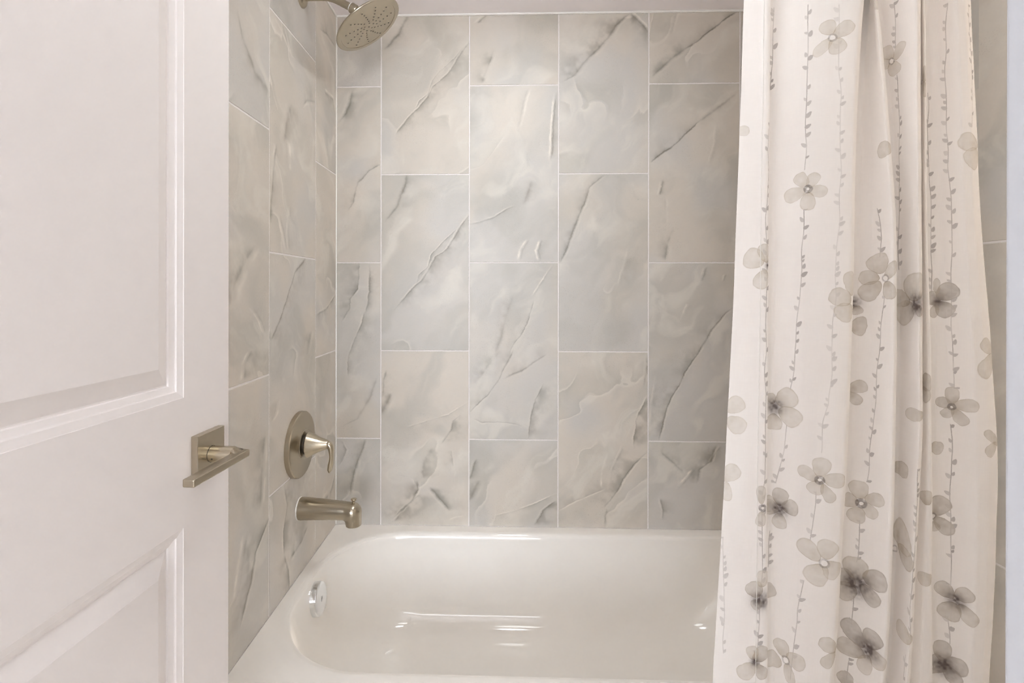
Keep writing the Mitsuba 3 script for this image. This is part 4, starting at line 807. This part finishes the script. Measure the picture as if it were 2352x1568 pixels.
def print_fn(p, n, uv):
    u, z = mi.Float(uv.x), mi.Float(uv.y)
    wob = (noise(u * 160, z * 160, 2.0) - 0.5) * 0.0016
    uu, zz = u + wob, z + (noise(u * 160, z * 160, 7.0) - 0.5) * 0.0016
    keep = mi.Float(1); dark = mi.Float(1)
    # vines: stem and small leaves left and right of it
    stem = mi.Float(0)
    for s, (tone, kn) in enumerate(VINES):
        c = mi.Float(kn[0][1]); prev = 0.0
        for (x0, y0), (x1, y1) in zip(kn[:-1], kn[1:]):
            sl = (y1 - y0) / (x1 - x0); c = c + (sl - prev) * dr.maximum(z - x0, 0.0); prev = sl
        x = u - c - (noise(z * 22, 3.0 * s, 1.0) - 0.5) * 0.004
        on = dr.select((z > kn[0][0]) & (z < kn[-1][0]), tone, 0.0)
        stem = dr.maximum(stem, on * (1 - smoothstep(0.0004, 0.0010, dr.abs(x))) * (0.45 + 0.5 * noise(z * 30, 2.0 * s)))
        for ph in (0.0, 0.5):
            cell = dr.floor(z / 0.030 + ph); r = cell_rand(cell + 50, 5 * s + 2 * ph, 2); r2 = cell_rand(cell + 50, 5 * s + 2 * ph, 4)
            zc = (cell + 0.2 + 0.6 * r - ph) * 0.030
            sgn = dr.select(r2 > 0.5, 1.0, -1.0)
            th = 0.55 + 0.75 * cell_rand(cell + 50, 5 * s + 2 * ph, 8); ca, sa = dr.cos(th), dr.sin(th); k_ = 0.52 + 0.50 * cell_rand(cell + 50, 5 * s + 2 * ph, 9)
            dx, dz = x * sgn - 0.0044 * k_, z - zc - 0.004
            t1 = (dx * ca + dz * sa) / (0.0068 * k_); e = dr.square(t1) + dr.square((-dx * sa + dz * ca) / ((0.0038 - 0.0014 * t1) * k_))
            stem = dr.maximum(stem, dr.select(r > 0.12, on * (1 - smoothstep(0.72, 1.05, e)) * (0.38 + 0.55 * r2), 0.0))
    cover = mi.Float(0); warm = mi.Float(0); gray = mi.Float(0)
    wash = 0.72 + 0.55 * fbm(u * 120, z * 120, 4.0, 2)
    for pu, pz, ca, sa, la, lb, tone in PETALS:
        dx, dz = uu - pu, zz - pz
        s_, t_ = (dx * ca + dz * sa) / la, (-dx * sa + dz * ca) / lb
        e = dr.sqrt(dr.square(s_) + dr.square(t_ * (1.0 + 0.28 * s_ * (-1.0))))
        a = 1 - smoothstep(0.95, 1.03, e)
        a = a * (0.20 + 0.36 * tone + 0.15 * smoothstep(0.86, 0.98, e) + (0.10 + 0.26 * tone) * smoothstep(0.3, -0.95, s_)) * wash
        cover = dr.maximum(cover, a) + 0.35 * dr.minimum(cover, a)
        warm = dr.maximum(warm, dr.select(e < 1, 1.0 - tone, 0.0))
    blot = mi.Float(0); hole = mi.Float(0)
    for cu, cz, r_, kind in CENTRES:
        dx, dz = uu - cu, zz - cz
        d = dr.sqrt(dr.square(dx) + dr.square(dz))
        if kind == 1:   # soft dark smudge
            blot = dr.maximum(blot, 0.95 * dr.exp(-dr.square(d / (r_ * 1.25))) * (0.6 + 0.7 * noise(u * 240, z * 240)))
        else:           # ring with a pale eye
            ring = (1 - smoothstep(0.85 * r_, 1.1 * r_, d)) * (0.5 + 0.5 * noise(u * 300, z * 300, 3.0))
            blot = dr.maximum(blot, (0.70 if kind == 2 else 0.45) * ring)
            hole = dr.maximum(hole, 1 - smoothstep(0.5, 0.7, d / (r_ * (0.55 if kind == 2 else 0.9))))
    base = mix(lin(250, 246, 243), lin(252, 249, 246), noise(u * 40, z * 8))
    base = base * (0.985 + 0.03 * noise(u * 1500, z * 60) * noise(u * 60, z * 1500))
    cov = dr.minimum(cover, 0.72)
    ink = mix(lin(134, 126, 121), lin(174, 158, 128), warm)
    c = mix(base, lin(132, 124, 122), 0.80 * stem * (1 - dr.minimum(1.6 * cov, 0.9)))
    c = mix(c, ink, cov)
    c = mix(c, lin(84, 72, 70), dr.minimum(blot, 0.9) * (1 - hole))
    return mix(c, base, 0.9 * hole)
scene["curtain_cloth"] = {"type": "principledthin", "base_color": mikit.proc(print_fn), "roughness": 0.8, "spec_trans": 0.0, "diff_trans": 0.08, "eta": 1.3}
jh = int(np.argmin(np.abs(u[len(u) // 2] - HEM_U)))
m_, uv_ = grid_mesh(P, u, Z, jh, P.shape[1]); add("shower_curtain__cloth", m_, "curtain_cloth", True, uv=uv_)
m_, uv_ = grid_mesh(P, u, Z, 0, jh + 2, 0.0009); add("shower_curtain__hem", m_, "curtain_cloth", True, uv=uv_)
add("shower_curtain__seam", tube(P[::3, jh] + [0.0, -0.0012, 0], 0.0006, 6), "white_plastic", 40)
tag("shower_curtain", "white fabric shower curtain printed with grey-brown watercolour flowers and vines, drawn to the right", "shower curtain")
tag("shower_curtain__hem", "plain wide side hem of the curtain")
add("curtain_rod", cat(tube([(XL + 0.001, 0.945, 1.955), (XR - 0.001, 0.945, 1.955)], 0.0125, 24), lathe([(0, 0), (0.03, 0), (0.03, 0.006), (0.015, 0.012), (0, 0.012)], (XL, 0.945, 1.955), (1, 0, 0), 32), lathe([(0, 0), (0.03, 0), (0.03, 0.006), (0.015, 0.012), (0, 0.012)], (XR, 0.945, 1.955), (-1, 0, 0), 32)), "brushed_nickel", 35)
tag("curtain_rod", "straight nickel rod that carries the shower curtain", "curtain rod")
